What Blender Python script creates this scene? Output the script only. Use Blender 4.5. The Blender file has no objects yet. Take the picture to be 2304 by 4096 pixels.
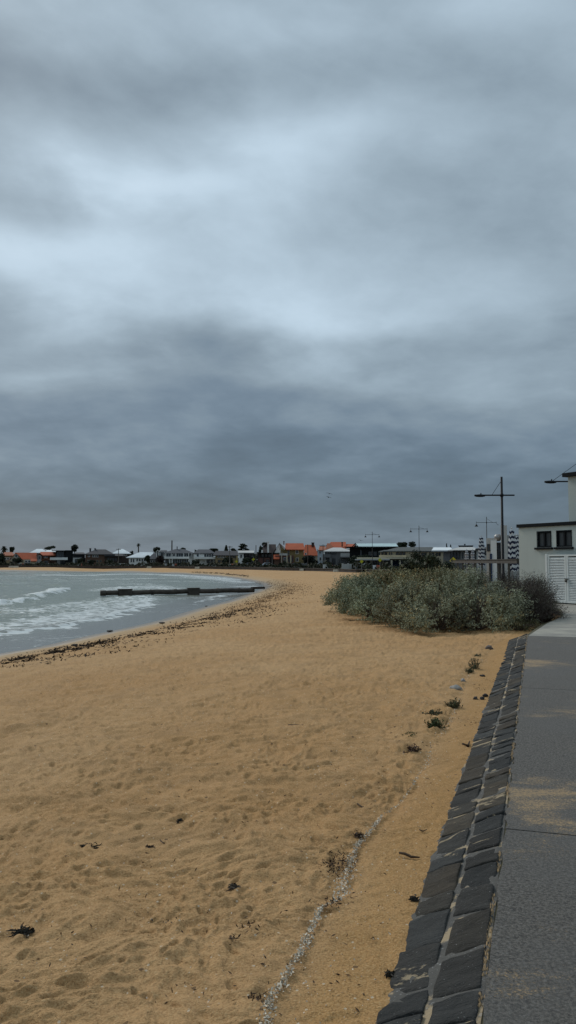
import bpy, bmesh, math, random
import numpy as np
from mathutils import Vector, Matrix
random.seed(7); RNG = np.random.default_rng(11)
S = bpy.context.scene
COL = S.collection
# ------------------------------------------------------------------ camera
F = 3154.0; HOR = 2248.0; PITCH = math.atan((HOR-2048)/F); EYE = 3.0
cam = bpy.data.cameras.new('camera'); co = bpy.data.objects.new('camera', cam); COL.objects.link(co)
cam.sensor_fit = 'VERTICAL'; cam.sensor_height = 36.0; cam.lens = 36.0*F/4096
cam.clip_start = .05; cam.clip_end = 6000
co.location = (0, 0, EYE); co.rotation_euler = (math.pi/2+PITCH, 0, 0)
S.camera = co
S.view_settings.view_transform = 'Standard'; S.view_settings.look = 'None'
S.view_settings.exposure = 0.20; S.view_settings.gamma = 1.0
# ------------------------------------------------------------------ world
W = bpy.data.worlds.new("World"); S.world = W; W.use_nodes = True
nt = W.node_tree; nt.nodes.clear()
class NB:
    """small node builder"""
    def __init__(s, nt): s.nt = nt
    def n(s, t, **k):
        o = s.nt.nodes.new(t)
        for a, b in k.items(): setattr(o, a, b)
        return o
    def put(s, sock, v):
        if isinstance(v, bpy.types.NodeSocket): s.nt.links.new(v, sock)
        elif v is not None: sock.default_value = v
    def m(s, op, a, b=None, c=None, clamp=False):
        o = s.n('ShaderNodeMath', operation=op, use_clamp=clamp)
        s.put(o.inputs[0], a); s.put(o.inputs[1], b); s.put(o.inputs[2], c)
        return o.outputs[0]
    def noise(s, vec, scale, detail=4, rough=.55, dist=0.):
        o = s.n('ShaderNodeTexNoise'); s.put(o.inputs['Vector'], vec)
        o.inputs['Scale'].default_value = scale; o.inputs['Detail'].default_value = detail
        o.inputs['Roughness'].default_value = rough; o.inputs['Distortion'].default_value = dist
        return o.outputs['Fac']
    def ramp(s, fac, pts, interp='LINEAR'):
        o = s.n('ShaderNodeValToRGB'); s.put(o.inputs[0], fac); r = o.color_ramp; r.interpolation = interp
        while len(r.elements) < len(pts): r.elements.new(1.0)
        for e, (p, c) in zip(r.elements, pts):
            e.position = p; e.color = (c, c, c, 1) if not hasattr(c, '__len__') else (*c[:3], 1)
        return o.outputs[0]
    def mix(s, fac, a, b, typ='MIX'):
        o = s.n('ShaderNodeMix', data_type='RGBA', blend_type=typ)
        s.put(o.inputs[0], fac)
        s.put(o.inputs[6], a if isinstance(a, bpy.types.NodeSocket) else (*a, 1))
        s.put(o.inputs[7], b if isinstance(b, bpy.types.NodeSocket) else (*b, 1))
        return o.outputs[2]
    def comb(s, x, y, z=0.):
        o = s.n('ShaderNodeCombineXYZ')
        for i, v in enumerate((x, y, z)): s.put(o.inputs[i], v)
        return o.outputs[0]
    def step(s, v, a, b):
        o = s.n('ShaderNodeMapRange', interpolation_type='SMOOTHSTEP')
        s.put(o.inputs[0], v); o.inputs[1].default_value = a; o.inputs[2].default_value = b
        return o.outputs[0]
b = NB(nt)
def skyv(py): return math.tan(PITCH+math.atan((2048-py)/F))
tc = b.n('ShaderNodeTexCoord'); sp = b.n('ShaderNodeSeparateXYZ'); nt.links.new(tc.outputs['Generated'], sp.inputs[0])
X, Y, Z = sp.outputs
hyp = b.m('SQRT', b.m('ADD', b.m('MULTIPLY', X, X), b.m('ADD', b.m('MULTIPLY', Y, Y), 1e-5)))
V = b.m('DIVIDE', Z, hyp); U = b.m('ARCTAN2', X, Y)
zz = b.m('ADD', b.m('MAXIMUM', Z, 0.), .20)
P = b.comb(b.m('DIVIDE', X, zz), b.m('DIVIDE', Y, zz), 3.7)
# cloud-deck noise in the plane of the clouds (foreshortens to streaks near the horizon)
n1 = b.noise(P, .95, 5, .50, .3); n2 = b.noise(P, 2.9, 6, .50, .25)
n3 = b.noise(b.comb(b.m('MULTIPLY', b.m('ADD', U, b.m('MULTIPLY', V, .5)), 4.2), b.m('MULTIPLY', V, 6.2), 9.1), 1.1, 5, .5, .4)
wu = b.m('MULTIPLY', b.m('SUBTRACT', n2, .5), .36); wv = b.m('MULTIPLY', b.m('SUBTRACT', n1, .5), .22)
Uw = b.m('ADD', U, wu); Vw = b.m('ADD', V, wv)
grad = b.ramp(b.m('DIVIDE', Vw, 1.6, clamp=True), [(0, .43), (.02, .395), (.04, .385), (.067, .40), (.10, .465), (.135, .530), (.19, .585),
   (.225, .59), (.26, .60), (.30, .605), (.335, .60), (.375, .585), (.415, .57), (.47, .60), (.62, .66), (1, .74)], 'EASE')
blobs = [ # full-picture px (2304 wide), radii in radians / tan-elevation, gain
 (560, 600, .16, .07, .05), (760, 800, .17, .06, .09), (1430, 560, .15, .055, .09), (560, 720, .10, .035, .08), (1000, 1150, .10, .04, .04), (700, 1450, .25, .04, .03), (1050, 980, .12, .03, .03), (2100, 600, .10, .04, .03), (330, 1010, .16, .045, .11),
 (0, 1130, .14, .045, .08), (350, 330, .30, .05, -.055), (1050, 300, .22, .045, -.04), (2000, 120, .22, .06, .075),
 (1300, 1040, .20, .05, .02), (2150, 700, .14, .10, .03), (1850, 380, .16, .05, -.035), (600, 1470, .20, .035, -.065), (1150, 1420, .16, .04, -.02),
 (1560, 1520, .22, .028, .075), (2250, 1480, .16, .05, -.05), (1900, 1280, .2, .04, .02), (100, 1600, .16, .035, .03),
 (1350, 1290, .14, .02, .035), (1000, 2000, .5, .03, -.015), (1150, 1200, .26, .05, .095), (600, 1250, .12, .03, .03), (1700, 1350, .14, .03, .045), (900, 1560, .2, .025, .03), (1850, 1150, .12, .05, .03), (500, 1350, .2, .03, -.03), (900, 150, .3, .05, .03), (1350, 900, .10, .035, -.03), (1700, 900, .10, .05, .03), (2050, 880, .20, .08, -.055), (1500, 760, .12, .04, -.02), (100, 820, .10, .03, -.04), (1000, 1350, .25, .04, .03), (1050, 560, .07, .03, .05), (330, 700, .08, .03, .04), (1100, 760, .12, .05, .04)]
acc = grad
for (px, py, ru, rv, g) in blobs:
    u0 = math.atan((px-1152)/F); v0 = skyv(py)
    du = b.m('DIVIDE', b.m('SUBTRACT', Uw, u0), ru); dv = b.m('DIVIDE', b.m('SUBTRACT', Vw, v0), rv)
    e = b.m('EXPONENT', b.m('MULTIPLY', b.m('ADD', b.m('MULTIPLY', du, du), b.m('MULTIPLY', dv, dv)), -1.0))
    acc = b.m('MULTIPLY_ADD', e, g, acc)
t = b.m('MULTIPLY_ADD', b.m('SUBTRACT', n1, .5), .15, acc)
t = b.m('MULTIPLY_ADD', b.m('SUBTRACT', n2, .5), .20, t)
t = b.m('MULTIPLY_ADD', b.m('SUBTRACT', n3, .5), .20, t)
n4 = b.noise(P, 7.5, 5, .6, .2)
t = b.m('MULTIPLY_ADD', b.m('SUBTRACT', n4, .5), .08, t)
def lin(c): return tuple(((v/255+.055)/1.055)**2.4 if v > 10 else v/255/12.92 for v in c)
cl = b.ramp(t, [(0, (0, 0, 0)), (.34, lin((80, 96, 110))), (.40, lin((90, 107, 122))), (.46, lin((105, 122, 137))), (.53, lin((124, 140, 152))), (.60, lin((143, 160, 172))),
   (.68, lin((162, 180, 193))), (.76, lin((181, 200, 214))), (.88, lin((199, 217, 231))), (1, lin((208, 224, 236)))])
SUN_EL, SUN_AZ = math.radians(36), math.radians(-38)
st = b.n('ShaderNodeTexSky', sky_type='NISHITA'); st.sun_disc = False; st.sun_elevation = SUN_EL; st.sun_rotation = SUN_AZ
sk = b.mix(1.0, st.outputs[0], (.09, .09, .09), 'MULTIPLY')
colr = b.mix(.06, cl, sk)
gr = b.m('LESS_THAN', Z, -.01)
colr = b.mix(gr, colr, (.10, .095, .08))
bg = b.n('ShaderNodeBackground'); nt.links.new(colr, bg.inputs[0]); bg.inputs[1].default_value = 1.0
ow = b.n('ShaderNodeOutputWorld'); nt.links.new(bg.outputs[0], ow.inputs[0])
# soft sun behind the overcast
sl = bpy.data.lights.new('sun', 'SUN'); sl.energy = 1.5; sl.angle = math.radians(18); sl.color = (1, .96, .9)
so = bpy.data.objects.new('sun', sl); COL.objects.link(so)
sd = Vector((math.sin(SUN_AZ)*math.cos(SUN_EL), math.cos(SUN_AZ)*math.cos(SUN_EL), math.sin(SUN_EL)))
so.rotation_euler = sd.to_track_quat('Z', 'Y').to_euler(); so.location = (0, 0, 60)
# ------------------------------------------------------------------ pixel <-> world
sP, cP = math.sin(PITCH), math.cos(PITCH)
def ray(px, py):
    cx = (px-1152)/F; cy = (2048-py)/F
    return Vector((cx, cP-sP*cy, sP+cP*cy))
def at(px, py, D):
    r = ray(px, py); r *= D/r.y; return Vector((0, 0, EYE))+r
def onz(px, py, z):
    r = ray(px, py); return Vector((0, 0, EYE))+r*((z-EYE)/r.z)
def XD(px, D): return (px-1152)/F*D/(cP)          # lateral position at the height of the eye
# ------------------------------------------------------------------ numpy helpers
def _h(ix, iy, s):
    n = (ix.astype(np.int64)*374761393+iy.astype(np.int64)*668265263+s*974634777) & 0xffffffff
    n = ((n ^ (n >> 13))*1274126177) & 0xffffffff
    return ((n ^ (n >> 16)) & 0xffffff)/float(0xffffff)
def pn(x, y, s=0):
    x = np.asarray(x, float); y = np.asarray(y, float)
    ix = np.floor(x); iy = np.floor(y); fx = x-ix; fy = y-iy
    u = fx*fx*fx*(fx*(fx*6-15)+10); v = fy*fy*fy*(fy*(fy*6-15)+10)
    def g(dx, dy):
        a = _h(ix+dx, iy+dy, s)*2*math.pi
        return np.cos(a)*(fx-dx)+np.sin(a)*(fy-dy)
    return ((g(0, 0)*(1-u)+g(1, 0)*u)*(1-v)+(g(0, 1)*(1-u)+g(1, 1)*u)*v)*1.5
def fbm(x, y, o=4, s=0, r=.5):
    t = 0; a = 1
    for i in range(o):
        t = t+a*pn(x*2**i, y*2**i, s+i*17); a *= r
    return t
def pits(x, y, cell, s, amt=.7):
    """random round dents, one to a cell at most"""
    ix = np.floor(x/cell); iy = np.floor(y/cell); out = np.zeros_like(x)
    for dx in (-1, 0, 1):
        for dy in (-1, 0, 1):
            a, c = ix+dx, iy+dy
            cx = (a+.15+.7*_h(a, c, s))*cell; cy = (c+.15+.7*_h(a, c, s+1))*cell
            th = _h(a, c, s+2)*math.pi; rr = cell*(.20+.22*_h(a, c, s+3)); on = _h(a, c, s+4) < amt
            ex = (x-cx)*np.cos(th)+(y-cy)*np.sin(th); ey = -(x-cx)*np.sin(th)+(y-cy)*np.cos(th)
            d = np.sqrt((ex/rr)**2+(ey/(rr*.6))**2)
            p = -np.exp(-(d*1.25)**4)+.42*np.exp(-((d-1.35)/.38)**2)
            out += np.where(on, p, 0)
    return out
def pdist(x, y, pts):
    best = np.full(x.shape, 1e9); arc = np.zeros(x.shape); L = 0
    for (ax, ay), (bx, by) in zip(pts[:-1], pts[1:]):
        dx, dy = bx-ax, by-ay; l = math.hypot(dx, dy)
        t = np.clip(((x-ax)*dx+(y-ay)*dy)/(l*l), 0, 1)
        d = np.hypot(x-ax-t*dx, y-ay-t*dy); m = d < best
        best = np.where(m, d, best); arc = np.where(m, L+t*l, arc); L += l
    return best, arc
def inpoly(x, y, pts):
    c = np.zeros(x.shape, bool)
    for (ax, ay), (bx, by) in zip(pts, pts[1:]+pts[:1]):
        if ay == by: continue
        m = ((ay > y) != (by > y)) & (x < (bx-ax)*(y-ay)/(by-ay)+ax); c ^= m
    return c
def ss(v, a, b): t = np.clip((v-a)/(b-a), 0, 1); return t*t*(3-2*t)
def smooth(pts, n=5):
    """Catmull-Rom"""
    P = [Vector((*p, 0)) for p in pts]; P = [P[0]*2-P[1]]+P+[P[-1]*2-P[-2]]; out = []
    for i in range(1, len(P)-2):
        for k in range(n):
            t = k/n; a, c, d, e = P[i-1:i+3]
            q = .5*((2*c)+(d-a)*t+(2*a-5*c+4*d-e)*t*t+(3*c-a-3*d+e)*t**3); out.append((q.x, q.y))
    out.append((P[-2].x, P[-2].y)); return out
# ------------------------------------------------------------------ the bay
shore_px = [(0, 2615), (110, 2598), (220, 2574), (330, 2548), (450, 2524), (560, 2500), (650, 2478), (740, 2450), (830, 2425), (915, 2403), (985, 2378), (1030, 2362),
            (1055, 2348), (1040, 2334), (980, 2320), (900, 2308), (800, 2299), (650, 2292), (500, 2289), (350, 2287), (180, 2286), (0, 2285)]
shore = [(-19, -80), (-16, -20), (-14, 2), (-12, 14), (-10.8, 20)]+[tuple(onz(*p, 0))[:2] for p in shore_px]+[(-210, 282), (-700, 320)]
shore = smooth(shore, 4)
water_poly = shore+[(-700, -80)]
BETA = math.atan((2142-1152)/F/math.cos(PITCH))
TT = Vector((math.sin(BETA), math.cos(BETA), 0)); NN = Vector((math.cos(BETA), -math.sin(BETA), 0))
PATH_Z = 1.40; FOOT_Z = 1.25; A_TOP, A_FOOT = -.222, -.624; WALL_END = 18.6
def pw(s, a, z=0.): v = TT*s+NN*a; return Vector((v.x, v.y, z))
def shoredist(x, y):
    d, _ = pdist(x, y, shore); return np.where(inpoly(x, y, water_poly), -d, d)
grit_px = [(1030, 4200), (1049, 4096), (1061, 4018), (1105, 3980), (1148, 3894), (1180, 3844), (1210, 3770), (1254, 3682), (1273, 3645), (1347, 3614), (1363, 3552), (1384, 3490),
           (1397, 3440), (1415, 3397), (1471, 3335), (1521, 3273), (1583, 3235), (1633, 3167), (1664, 3111), (1701, 3068), (1722, 2988), (1800, 2888), (1833, 2794), (1855, 2727), (1900, 2678), (1955, 2600)]
grit = [tuple(onz(*p, 1.22))[:2] for p in grit_px]
grit_poly = [(0, -12), (.3, 1)]+grit+[(6.6, 22), (8, 22), (2, -12)]
def macro(x, y):
    s = shoredist(x, y)
    z = 1.24*(1-np.exp(-(np.maximum(s, 0)/6.5)**1.2))
    z = np.where(s < 0, np.maximum(s*.05, -1.6), z)
    al = x*TT.x+y*TT.y; la = x*NN.x+y*NN.y
    dw = np.maximum(A_FOOT-la, 0)
    k = np.exp(-dw/2.5)*ss(al, 45, 25)*ss(s, 2, 6)
    z = z+(FOOT_Z-z)*k
    return z, s
_gx = np.arange(-130, 60, .5); _gy = np.arange(-8, 330, .5)
_GX, _GY = np.meshgrid(_gx, _gy, indexing='ij'); _GZ = macro(_GX.ravel(), _GY.ravel())[0].reshape(_GX.shape)
def gz(x, y):
    u = min(max((x+130)/.5, 0), len(_gx)-2.001); v = min(max((y+8)/.5, 0), len(_gy)-2.001); i, j = int(u), int(v); u -= i; v -= j
    return float((_GZ[i, j]*(1-u)+_GZ[i+1, j]*u)*(1-v)+(_GZ[i, j+1]*(1-u)+_GZ[i+1, j+1]*u)*v)
def hit(px, py, dz=0.):
    z = 1.1
    for _ in range(10): p = onz(px, py, z); z = .5*z+.5*gz(p.x, p.y)
    return Vector((p.x, p.y, z+dz))
# ------------------------------------------------------------------ object helpers
def tag(o, label=None, cat=None, group=None, kind=None):
    if label: o['label'] = label
    if cat: o['category'] = cat
    if group: o['group'] = group
    if kind: o['kind'] = kind
    return o
def thing(name, label, cat, loc=(0, 0, 0), rz=0., group=None):
    o = bpy.data.objects.new(name, None); COL.objects.link(o); o.empty_display_size = .3
    o.location = loc; o.rotation_euler = (0, 0, rz); return tag(o, label, cat, group)
def npmesh(name, V, Q, mats, parent=None, smooth_=False, midx=None, attrs=None):
    me = bpy.data.meshes.new(name); V = np.asarray(V, np.float32); Q = np.asarray(Q, np.int32); k = Q.shape[1]
    me.vertices.add(len(V)); me.vertices.foreach_set('co', V.ravel())
    me.loops.add(Q.size); me.loops.foreach_set('vertex_index', Q.ravel())
    me.polygons.add(len(Q)); me.polygons.foreach_set('loop_start', np.arange(0, Q.size, k, dtype=np.int32))
    me.polygons.foreach_set('loop_total', np.full(len(Q), k, np.int32))
    if smooth_: me.polygons.foreach_set('use_smooth', np.ones(len(Q), bool))
    if midx is not None: me.polygons.foreach_set('material_index', np.asarray(midx, np.int32))
    for m in (mats if isinstance(mats, (list, tuple)) else [mats]): me.materials.append(m)
    for an, (dom, typ, data) in (attrs or {}).items():
        a = me.attributes.new(an, typ, dom)
        a.data.foreach_set('color' if typ == 'FLOAT_COLOR' else 'value', np.asarray(data, np.float32).ravel())
    me.update(calc_edges=True); me.validate()
    o = bpy.data.objects.new(name, me); COL.objects.link(o)
    if parent: o.parent = parent
    return o
class MB:
    def __init__(s): s.v = []; s.f = []; s.mi = []
    def add(s, vs, fs, mi=0):
        o = len(s.v); s.v += [tuple(v) for v in vs]; s.f += [tuple(i+o for i in f) for f in fs]; s.mi += [mi]*len(fs); return s
    def box(s, x0, x1, y0, y1, z0, z1, mi=0, M=None):
        vs = [Vector((x, y, z)) for z in (z0, z1) for y in (y0, y1) for x in (x0, x1)]
        if M: vs = [M @ v for v in vs]
        return s.add(vs, [(0, 2, 3, 1), (4, 5, 7, 6), (0, 1, 5, 4), (1, 3, 7, 5), (3, 2, 6, 7), (2, 0, 4, 6)], mi)
    def tube(s, pts, rad, n=8, mi=0, caps=True):
        pts = [Vector(p) for p in pts]
        if not hasattr(rad, '__len__'): rad = [rad]*len(pts)
        rings = []
        for i, p in enumerate(pts):
            d = (pts[min(i+1, len(pts)-1)]-pts[max(i-1, 0)]).normalized()
            a = d.cross(Vector((0, 0, 1)));  a = Vector((1, 0, 0)) if a.length < 1e-3 else a.normalized()
            c = d.cross(a)
            rings.append([p+(a*math.cos(2*math.pi*k/n)+c*math.sin(2*math.pi*k/n))*rad[i] for k in range(n)])
        vs = [v for r in rings for v in r]; fs = []
        for i in range(len(pts)-1):
            for k in range(n): fs.append((i*n+k, i*n+(k+1) % n, (i+1)*n+(k+1) % n, (i+1)*n+k))
        if caps: fs += [tuple(range(n-1, -1, -1)), tuple(range((len(pts)-1)*n, len(pts)*n))]
        return s.add(vs, fs, mi)
    def lathe(s, prof, n=16, c=(0, 0, 0), mi=0):
        vs = [(c[0]+r*math.cos(2*math.pi*k/n), c[1]+r*math.sin(2*math.pi*k/n), c[2]+z) for r, z in prof for k in range(n)]; fs = []
        for i in range(len(prof)-1):
            for k in range(n): fs.append((i*n+k, i*n+(k+1) % n, (i+1)*n+(k+1) % n, (i+1)*n+k))
        fs += [tuple(range(n-1, -1, -1)), tuple(range((len(prof)-1)*n, len(prof)*n))]
        return s.add(vs, fs, mi)
    def prism(s, poly, y0, y1, mi=0):
        """poly = [(x,z)] extruded along y"""
        n = len(poly); vs = [(x, y0, z) for x, z in poly]+[(x, y1, z) for x, z in poly]
        fs = [tuple(range(n)), tuple(range(2*n-1, n-1, -1))]+[(i, n+i, n+(i+1) % n, (i+1) % n) for i in range(n)]
        return s.add(vs, fs, mi)
    def build(s, name, mats, parent=None, smooth_=False, bevel=0.):
        me = bpy.data.meshes.new(name); me.from_pydata(s.v, [], s.f)
        for m in (mats if isinstance(mats, (list, tuple)) else [mats]): me.materials.append(m)
        me.polygons.foreach_set('material_index', s.mi)
        if smooth_: me.polygons.foreach_set('use_smooth', [True]*len(s.f))
        bm = bmesh.new(); bm.from_mesh(me); bmesh.ops.recalc_face_normals(bm, faces=bm.faces)
        if bevel: bmesh.ops.bevel(bm, geom=[e for e in bm.edges if e.calc_face_angle(0) > .6], offset=bevel, segments=2, affect='EDGES', profile=.6)
        bm.to_mesh(me); bm.free(); me.update()
        o = bpy.data.objects.new(name, me); COL.objects.link(o)
        if parent: o.parent = parent
        return o
# ------------------------------------------------------------------ materials
_M = {}
def mat(name, col, rough=.8, var=.18, scale=2.5, bump=0., bscale=20., metal=0., spec=.3, streak=False, tint=None):
    if name in _M: return _M[name]
    m = bpy.data.materials.new(name); m.use_nodes = True; _M[name] = m; t = m.node_tree; B = NB(t)
    bs = t.nodes['Principled BSDF']; bs.inputs['Roughness'].default_value = rough; bs.inputs['Metallic'].default_value = metal
    bs.inputs['Specular IOR Level'].default_value = spec
    tcn = B.n('ShaderNodeTexCoord'); vec = tcn.outputs['Object']
    if streak:
        mp = B.n('ShaderNodeMapping'); t.links.new(vec, mp.inputs[0]); mp.inputs['Scale'].default_value = (1, 1, .15); vec = mp.outputs[0]
    n = B.noise(vec, scale, 5, .6)
    lo = tuple(max(0, c*(1-var)) for c in col); hi = tuple(min(1, c*(1+var)) for c in (tint or col))
    t.links.new(B.ramp(n, [(.3, lo), (.7, hi)]), bs.inputs['Base Color'])
    if bump:
        bp = B.n('ShaderNodeBump'); bp.inputs['Strength'].default_value = 1; bp.inputs['Distance'].default_value = bump
        t.links.new(B.noise(vec, bscale, 6, .6), bp.inputs['Height']); t.links.new(bp.outputs[0], bs.inputs['Normal'])
    return m
def attrmat(name, rough=.8, var=.25, scale=8., spec=.2, an='col', bump=0., bscale=30.):
    m = bpy.data.materials.new(name); m.use_nodes = True; t = m.node_tree; B = NB(t); bs = t.nodes['Principled BSDF']
    bs.inputs['Roughness'].default_value = rough; bs.inputs['Specular IOR Level'].default_value = spec
    a = B.n('ShaderNodeAttribute', attribute_name=an); g = B.n('ShaderNodeNewGeometry')
    n = B.noise(g.outputs['Position'], scale, 4, .6)
    t.links.new(B.mix(1.0, a.outputs['Color'], B.ramp(n, [(.25, 1-var), (.75, 1+var*.6 if var < .3 else 1.)]), 'MULTIPLY'), bs.inputs['Base Color'])
    if bump:
        bp = B.n('ShaderNodeBump'); bp.inputs['Distance'].default_value = bump
        t.links.new(B.noise(g.outputs['Position'], bscale, 6, .6), bp.inputs['Height']); t.links.new(bp.outputs[0], bs.inputs['Normal'])
    return m
# ------------------------------------------------------------------ polar sheets (even density in the picture, real extent in the world)
def rows(h, fpx, y0, y1, stepy, rmin, rmax):
    r = [rmin]; lo = h*fpx/y1
    while r[-1]*1.06 < lo: r.append(r[-1]*1.06)
    yy = y1
    while yy > y0: r.append(h*fpx/yy); yy -= stepy
    g = r[-1]
    while g < rmax: g *= 1.10; r.append(g)
    return np.array(sorted(set(r)))
def polar(az, rr):
    A, R = np.meshgrid(az, rr); X = R*np.sin(A); Y = R*np.cos(A)
    n, m = len(rr), len(az); i = np.arange(n*m).reshape(n, m)
    Q = np.stack([i[:-1, :-1], i[:-1, 1:], i[1:, 1:], i[1:, :-1]], -1).reshape(-1, 4)
    return X.ravel(), Y.ravel(), Q
rad = math.radians
def build_sand():
    az = np.concatenate([np.arange(-180, -26, 4), np.arange(-26, 26, .075), np.arange(26, 180.1, 4)])*math.pi/180
    rr = rows(1.75, 788, 3.0, 560, .72, .6, 900)
    x, y, Q = polar(az, rr); z, s = macro(x, y)
    r = np.hypot(x, y)
    dg, ag = pdist(x, y, grit)
    ing = inpoly(x, y, grit_poly)               # smoother strip between the grit line and the stone edge
    rough = ss(s, .8, 4)*np.where(ing, .28+.72*ss(dg, .10, 0.), 1.)
    fade = ss(r, 160, 20)
    wx = x+.25*pn(x*1.1, y*1.1, 51); wy = y+.25*pn(x*1.1, y*1.1, 57)
    m = .030*fbm(x*.8, y*.8, 3, 3)+.024*fbm(wx*2.6, wy*3.4, 3, 9)+.020*fbm(wx*7, wy*9, 3, 21)
    m += .014*pits(wx, wy, .42, 31, .35)*ss(pn(x*.35, y*.35, 77), -.4, .4)+.014*pits(wx+9, wy-4, .23, 41, .38)+.012*pits(wx+3, wy-7, .12, 47, .45)
    m += .05*fbm(x*.12, y*.12, 2, 91)
    z = z+m*rough*fade
    z = z+np.where(ing, 0, .022)*ss(dg, 0, .12)*ss(r, 30, 8)
    al = x*TT.x+y*TT.y; la = x*NN.x+y*NN.y
    z = np.where((la > A_TOP-.1) & (al > -60) & (al < 60), np.minimum(z, FOOT_Z-.01), z)
    # promenade side: stays low under the made ground
    o = npmesh('beach_sand', np.stack([x, y, z], 1), Q, sandmat, None, True,
               attrs={'shore': ('POINT', 'FLOAT', s), 'smooth_strip': ('POINT', 'FLOAT', np.where(ing, ss(dg, 0, .25), 0)), 'hollow': ('POINT', 'FLOAT', m)})
    tag(o, kind='structure')
def make_sandmat():
    m = bpy.data.materials.new('sand'); m.use_nodes = True; t = m.node_tree; B = NB(t); bs = t.nodes['Principled BSDF']
    g = B.n('ShaderNodeNewGeometry'); P = g.outputs['Position']
    sh = B.n('ShaderNodeAttribute', attribute_name='shore').outputs['Fac']; st = B.n('ShaderNodeAttribute', attribute_name='smooth_strip').outputs['Fac']
    big = B.noise(P, .35, 4, .55); mid = B.noise(P, 2.2, 5, .6); fine = B.noise(P, 95, 3, .7); f2 = B.noise(P, 28, 4, .65)
    c = B.mix(B.step(big, .3, .7), (.430, .238, .092), (.485, .290, .130))
    c = B.mix(B.m('MULTIPLY', B.step(mid, .42, .72), .5), c, (.28, .165, .070))
    c = B.mix(B.m('MULTIPLY', st, .5), c, (.40, .210, .062))
    c = B.mix(B.m('MULTIPLY', B.step(fine, .50, .68), .5), c, (.60, .42, .22))
    c = B.mix(B.m('MULTIPLY', B.step(fine, .48, .34), .5), c, (.13, .075, .03))
    c = B.mix(B.m('MULTIPLY', B.step(f2, .52, .70), .22), c, (.17, .10, .045))
    # pale shell flecks
    v = B.n('ShaderNodeTexVoronoi'); t.links.new(P, v.inputs['Vector']); v.inputs['Scale'].default_value = 26; v.inputs['Randomness'].default_value = 1
    sv = B.n('ShaderNodeSeparateColor'); t.links.new(v.outputs['Color'], sv.inputs[0])
    fl = B.m('MULTIPLY', B.m('LESS_THAN', v.outputs['Distance'], .17), B.m('GREATER_THAN', sv.outputs[0], .80))
    c = B.mix(B.m('MULTIPLY', fl, .75), c, (.62, .52, .38))
    v2 = B.n('ShaderNodeTexVoronoi'); t.links.new(P, v2.inputs['Vector']); v2.inputs['Scale'].default_value = 9
    sv2 = B.n('ShaderNodeSeparateColor'); t.links.new(v2.outputs['Color'], sv2.inputs[0])
    dk = B.m('MULTIPLY', B.m('LESS_THAN', v2.outputs['Distance'], .12), B.m('GREATER_THAN', sv2.outputs[1], .82))
    c = B.mix(B.m('MULTIPLY', dk, .7), c, (.06, .035, .02))
    # dry beach brightening to the waterline band, then wet sand
    shn = B.m('ADD', sh, B.m('MULTIPLY', B.m('SUBTRACT', B.noise(P, .8, 3), .5), 1.6))
    c = B.mix(B.m('MULTIPLY', B.step(shn, 4.2, 1.5), .6), c, (.38, .29, .18))
    wet = B.step(shn, 1.7, .3)
    c = B.mix(B.m('MULTIPLY', wet, .85), c, (.19, .15, .105))
    t.links.new(c, bs.inputs['Base Color'])
    t.links.new(B.m('MULTIPLY_ADD', wet, -.62, .92), bs.inputs['Roughness']); bs.inputs['Specular IOR Level'].default_value = .25
    bp = B.n('ShaderNodeBump'); bp.inputs['Distance'].default_value = .035
    h = B.m('ADD', B.m('MULTIPLY', B.noise(P, 12, 6, .72), .8), B.m('MULTIPLY', fine, .35))
    t.links.new(h, bp.inputs['Height']); t.links.new(B.m('MULTIPLY_ADD', wet, -.8, .9), bp.inputs['Strength']); t.links.new(bp.outputs[0], bs.inputs['Normal'])
    return m
sandmat = make_sandmat()
build_sand()
# ------------------------------------------------------------------ sea
def wpts(l, n=4):
    return smooth([tuple(onz(x, y, 0))[:2] for x, y in l], n)
strokes = [ # px polyline, half width across (m), strength
 ([(-260, 2560), (-120, 2550), (0, 2537), (117, 2527), (269, 2505), (404, 2478), (502, 2451), (583, 2424), (603, 2406), (560, 2385)], .55, 1.15),
 ([(-200, 2525), (0, 2505), (117, 2497), (269, 2470), (404, 2440), (502, 2415), (570, 2400)], 3.2, .86),
 ([(100, 2445), (269, 2430), (404, 2412), (502, 2400), (560, 2388)], 4.5, .76),
 ([(-150, 2432), (-40, 2423), (30, 2416), (75, 2406)], .75, 1.2), ([(80, 2412), (117, 2401)], .6, 1.1),
 ([(135, 2386), (190, 2379), (225, 2368), (262, 2359)], 1.0, 1.2), ([(-150, 2372), (-60, 2366)], 1., 1.0),
 ([(126, 2325), (175, 2321), (215, 2323)], 1.3, 1.05), ([(0, 2352), (110, 2345)], 1.0, .45),
 ([(430, 2362), (520, 2350), (600, 2346), (665, 2358)], 3.6, .85), ([(520, 2336), (640, 2342)], 4, .65),
 ([(400, 2318), (560, 2315), (720, 2312), (850, 2316), (985, 2330)], 3.5, .85),
 ([(206, 2300), (330, 2302), (480, 2297), (650, 2299), (800, 2307), (930, 2318)], 6.5, .9),
 ([(-100, 2292), (200, 2293), (420, 2293), (620, 2296)], 5, .72), ([(0, 2306), (90, 2304), (180, 2309)], 5, .6), ([(-50, 2320), (80, 2317)], 4, .45),
 ([(771, 2326), (870, 2330), (950, 2334)], 4, .6), ([(832, 2393), (880, 2384), (918, 2379)], .9, .95), ([(780, 2408), (860, 2397), (925, 2398)], .55, .9),
 ([(640, 2400), (720, 2396), (790, 2388)], 1.6, .55), ([(935, 2345), (990, 2348), (1020, 2344)], 1.5, .8), ([(960, 2362), (1000, 2366)], .7, .7),
 ([(0, 2600), (110, 2583), (220, 2560)], .5, .50), ([(700, 2440), (760, 2425), (850, 2410), (930, 2390)], .9, .5)]
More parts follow.
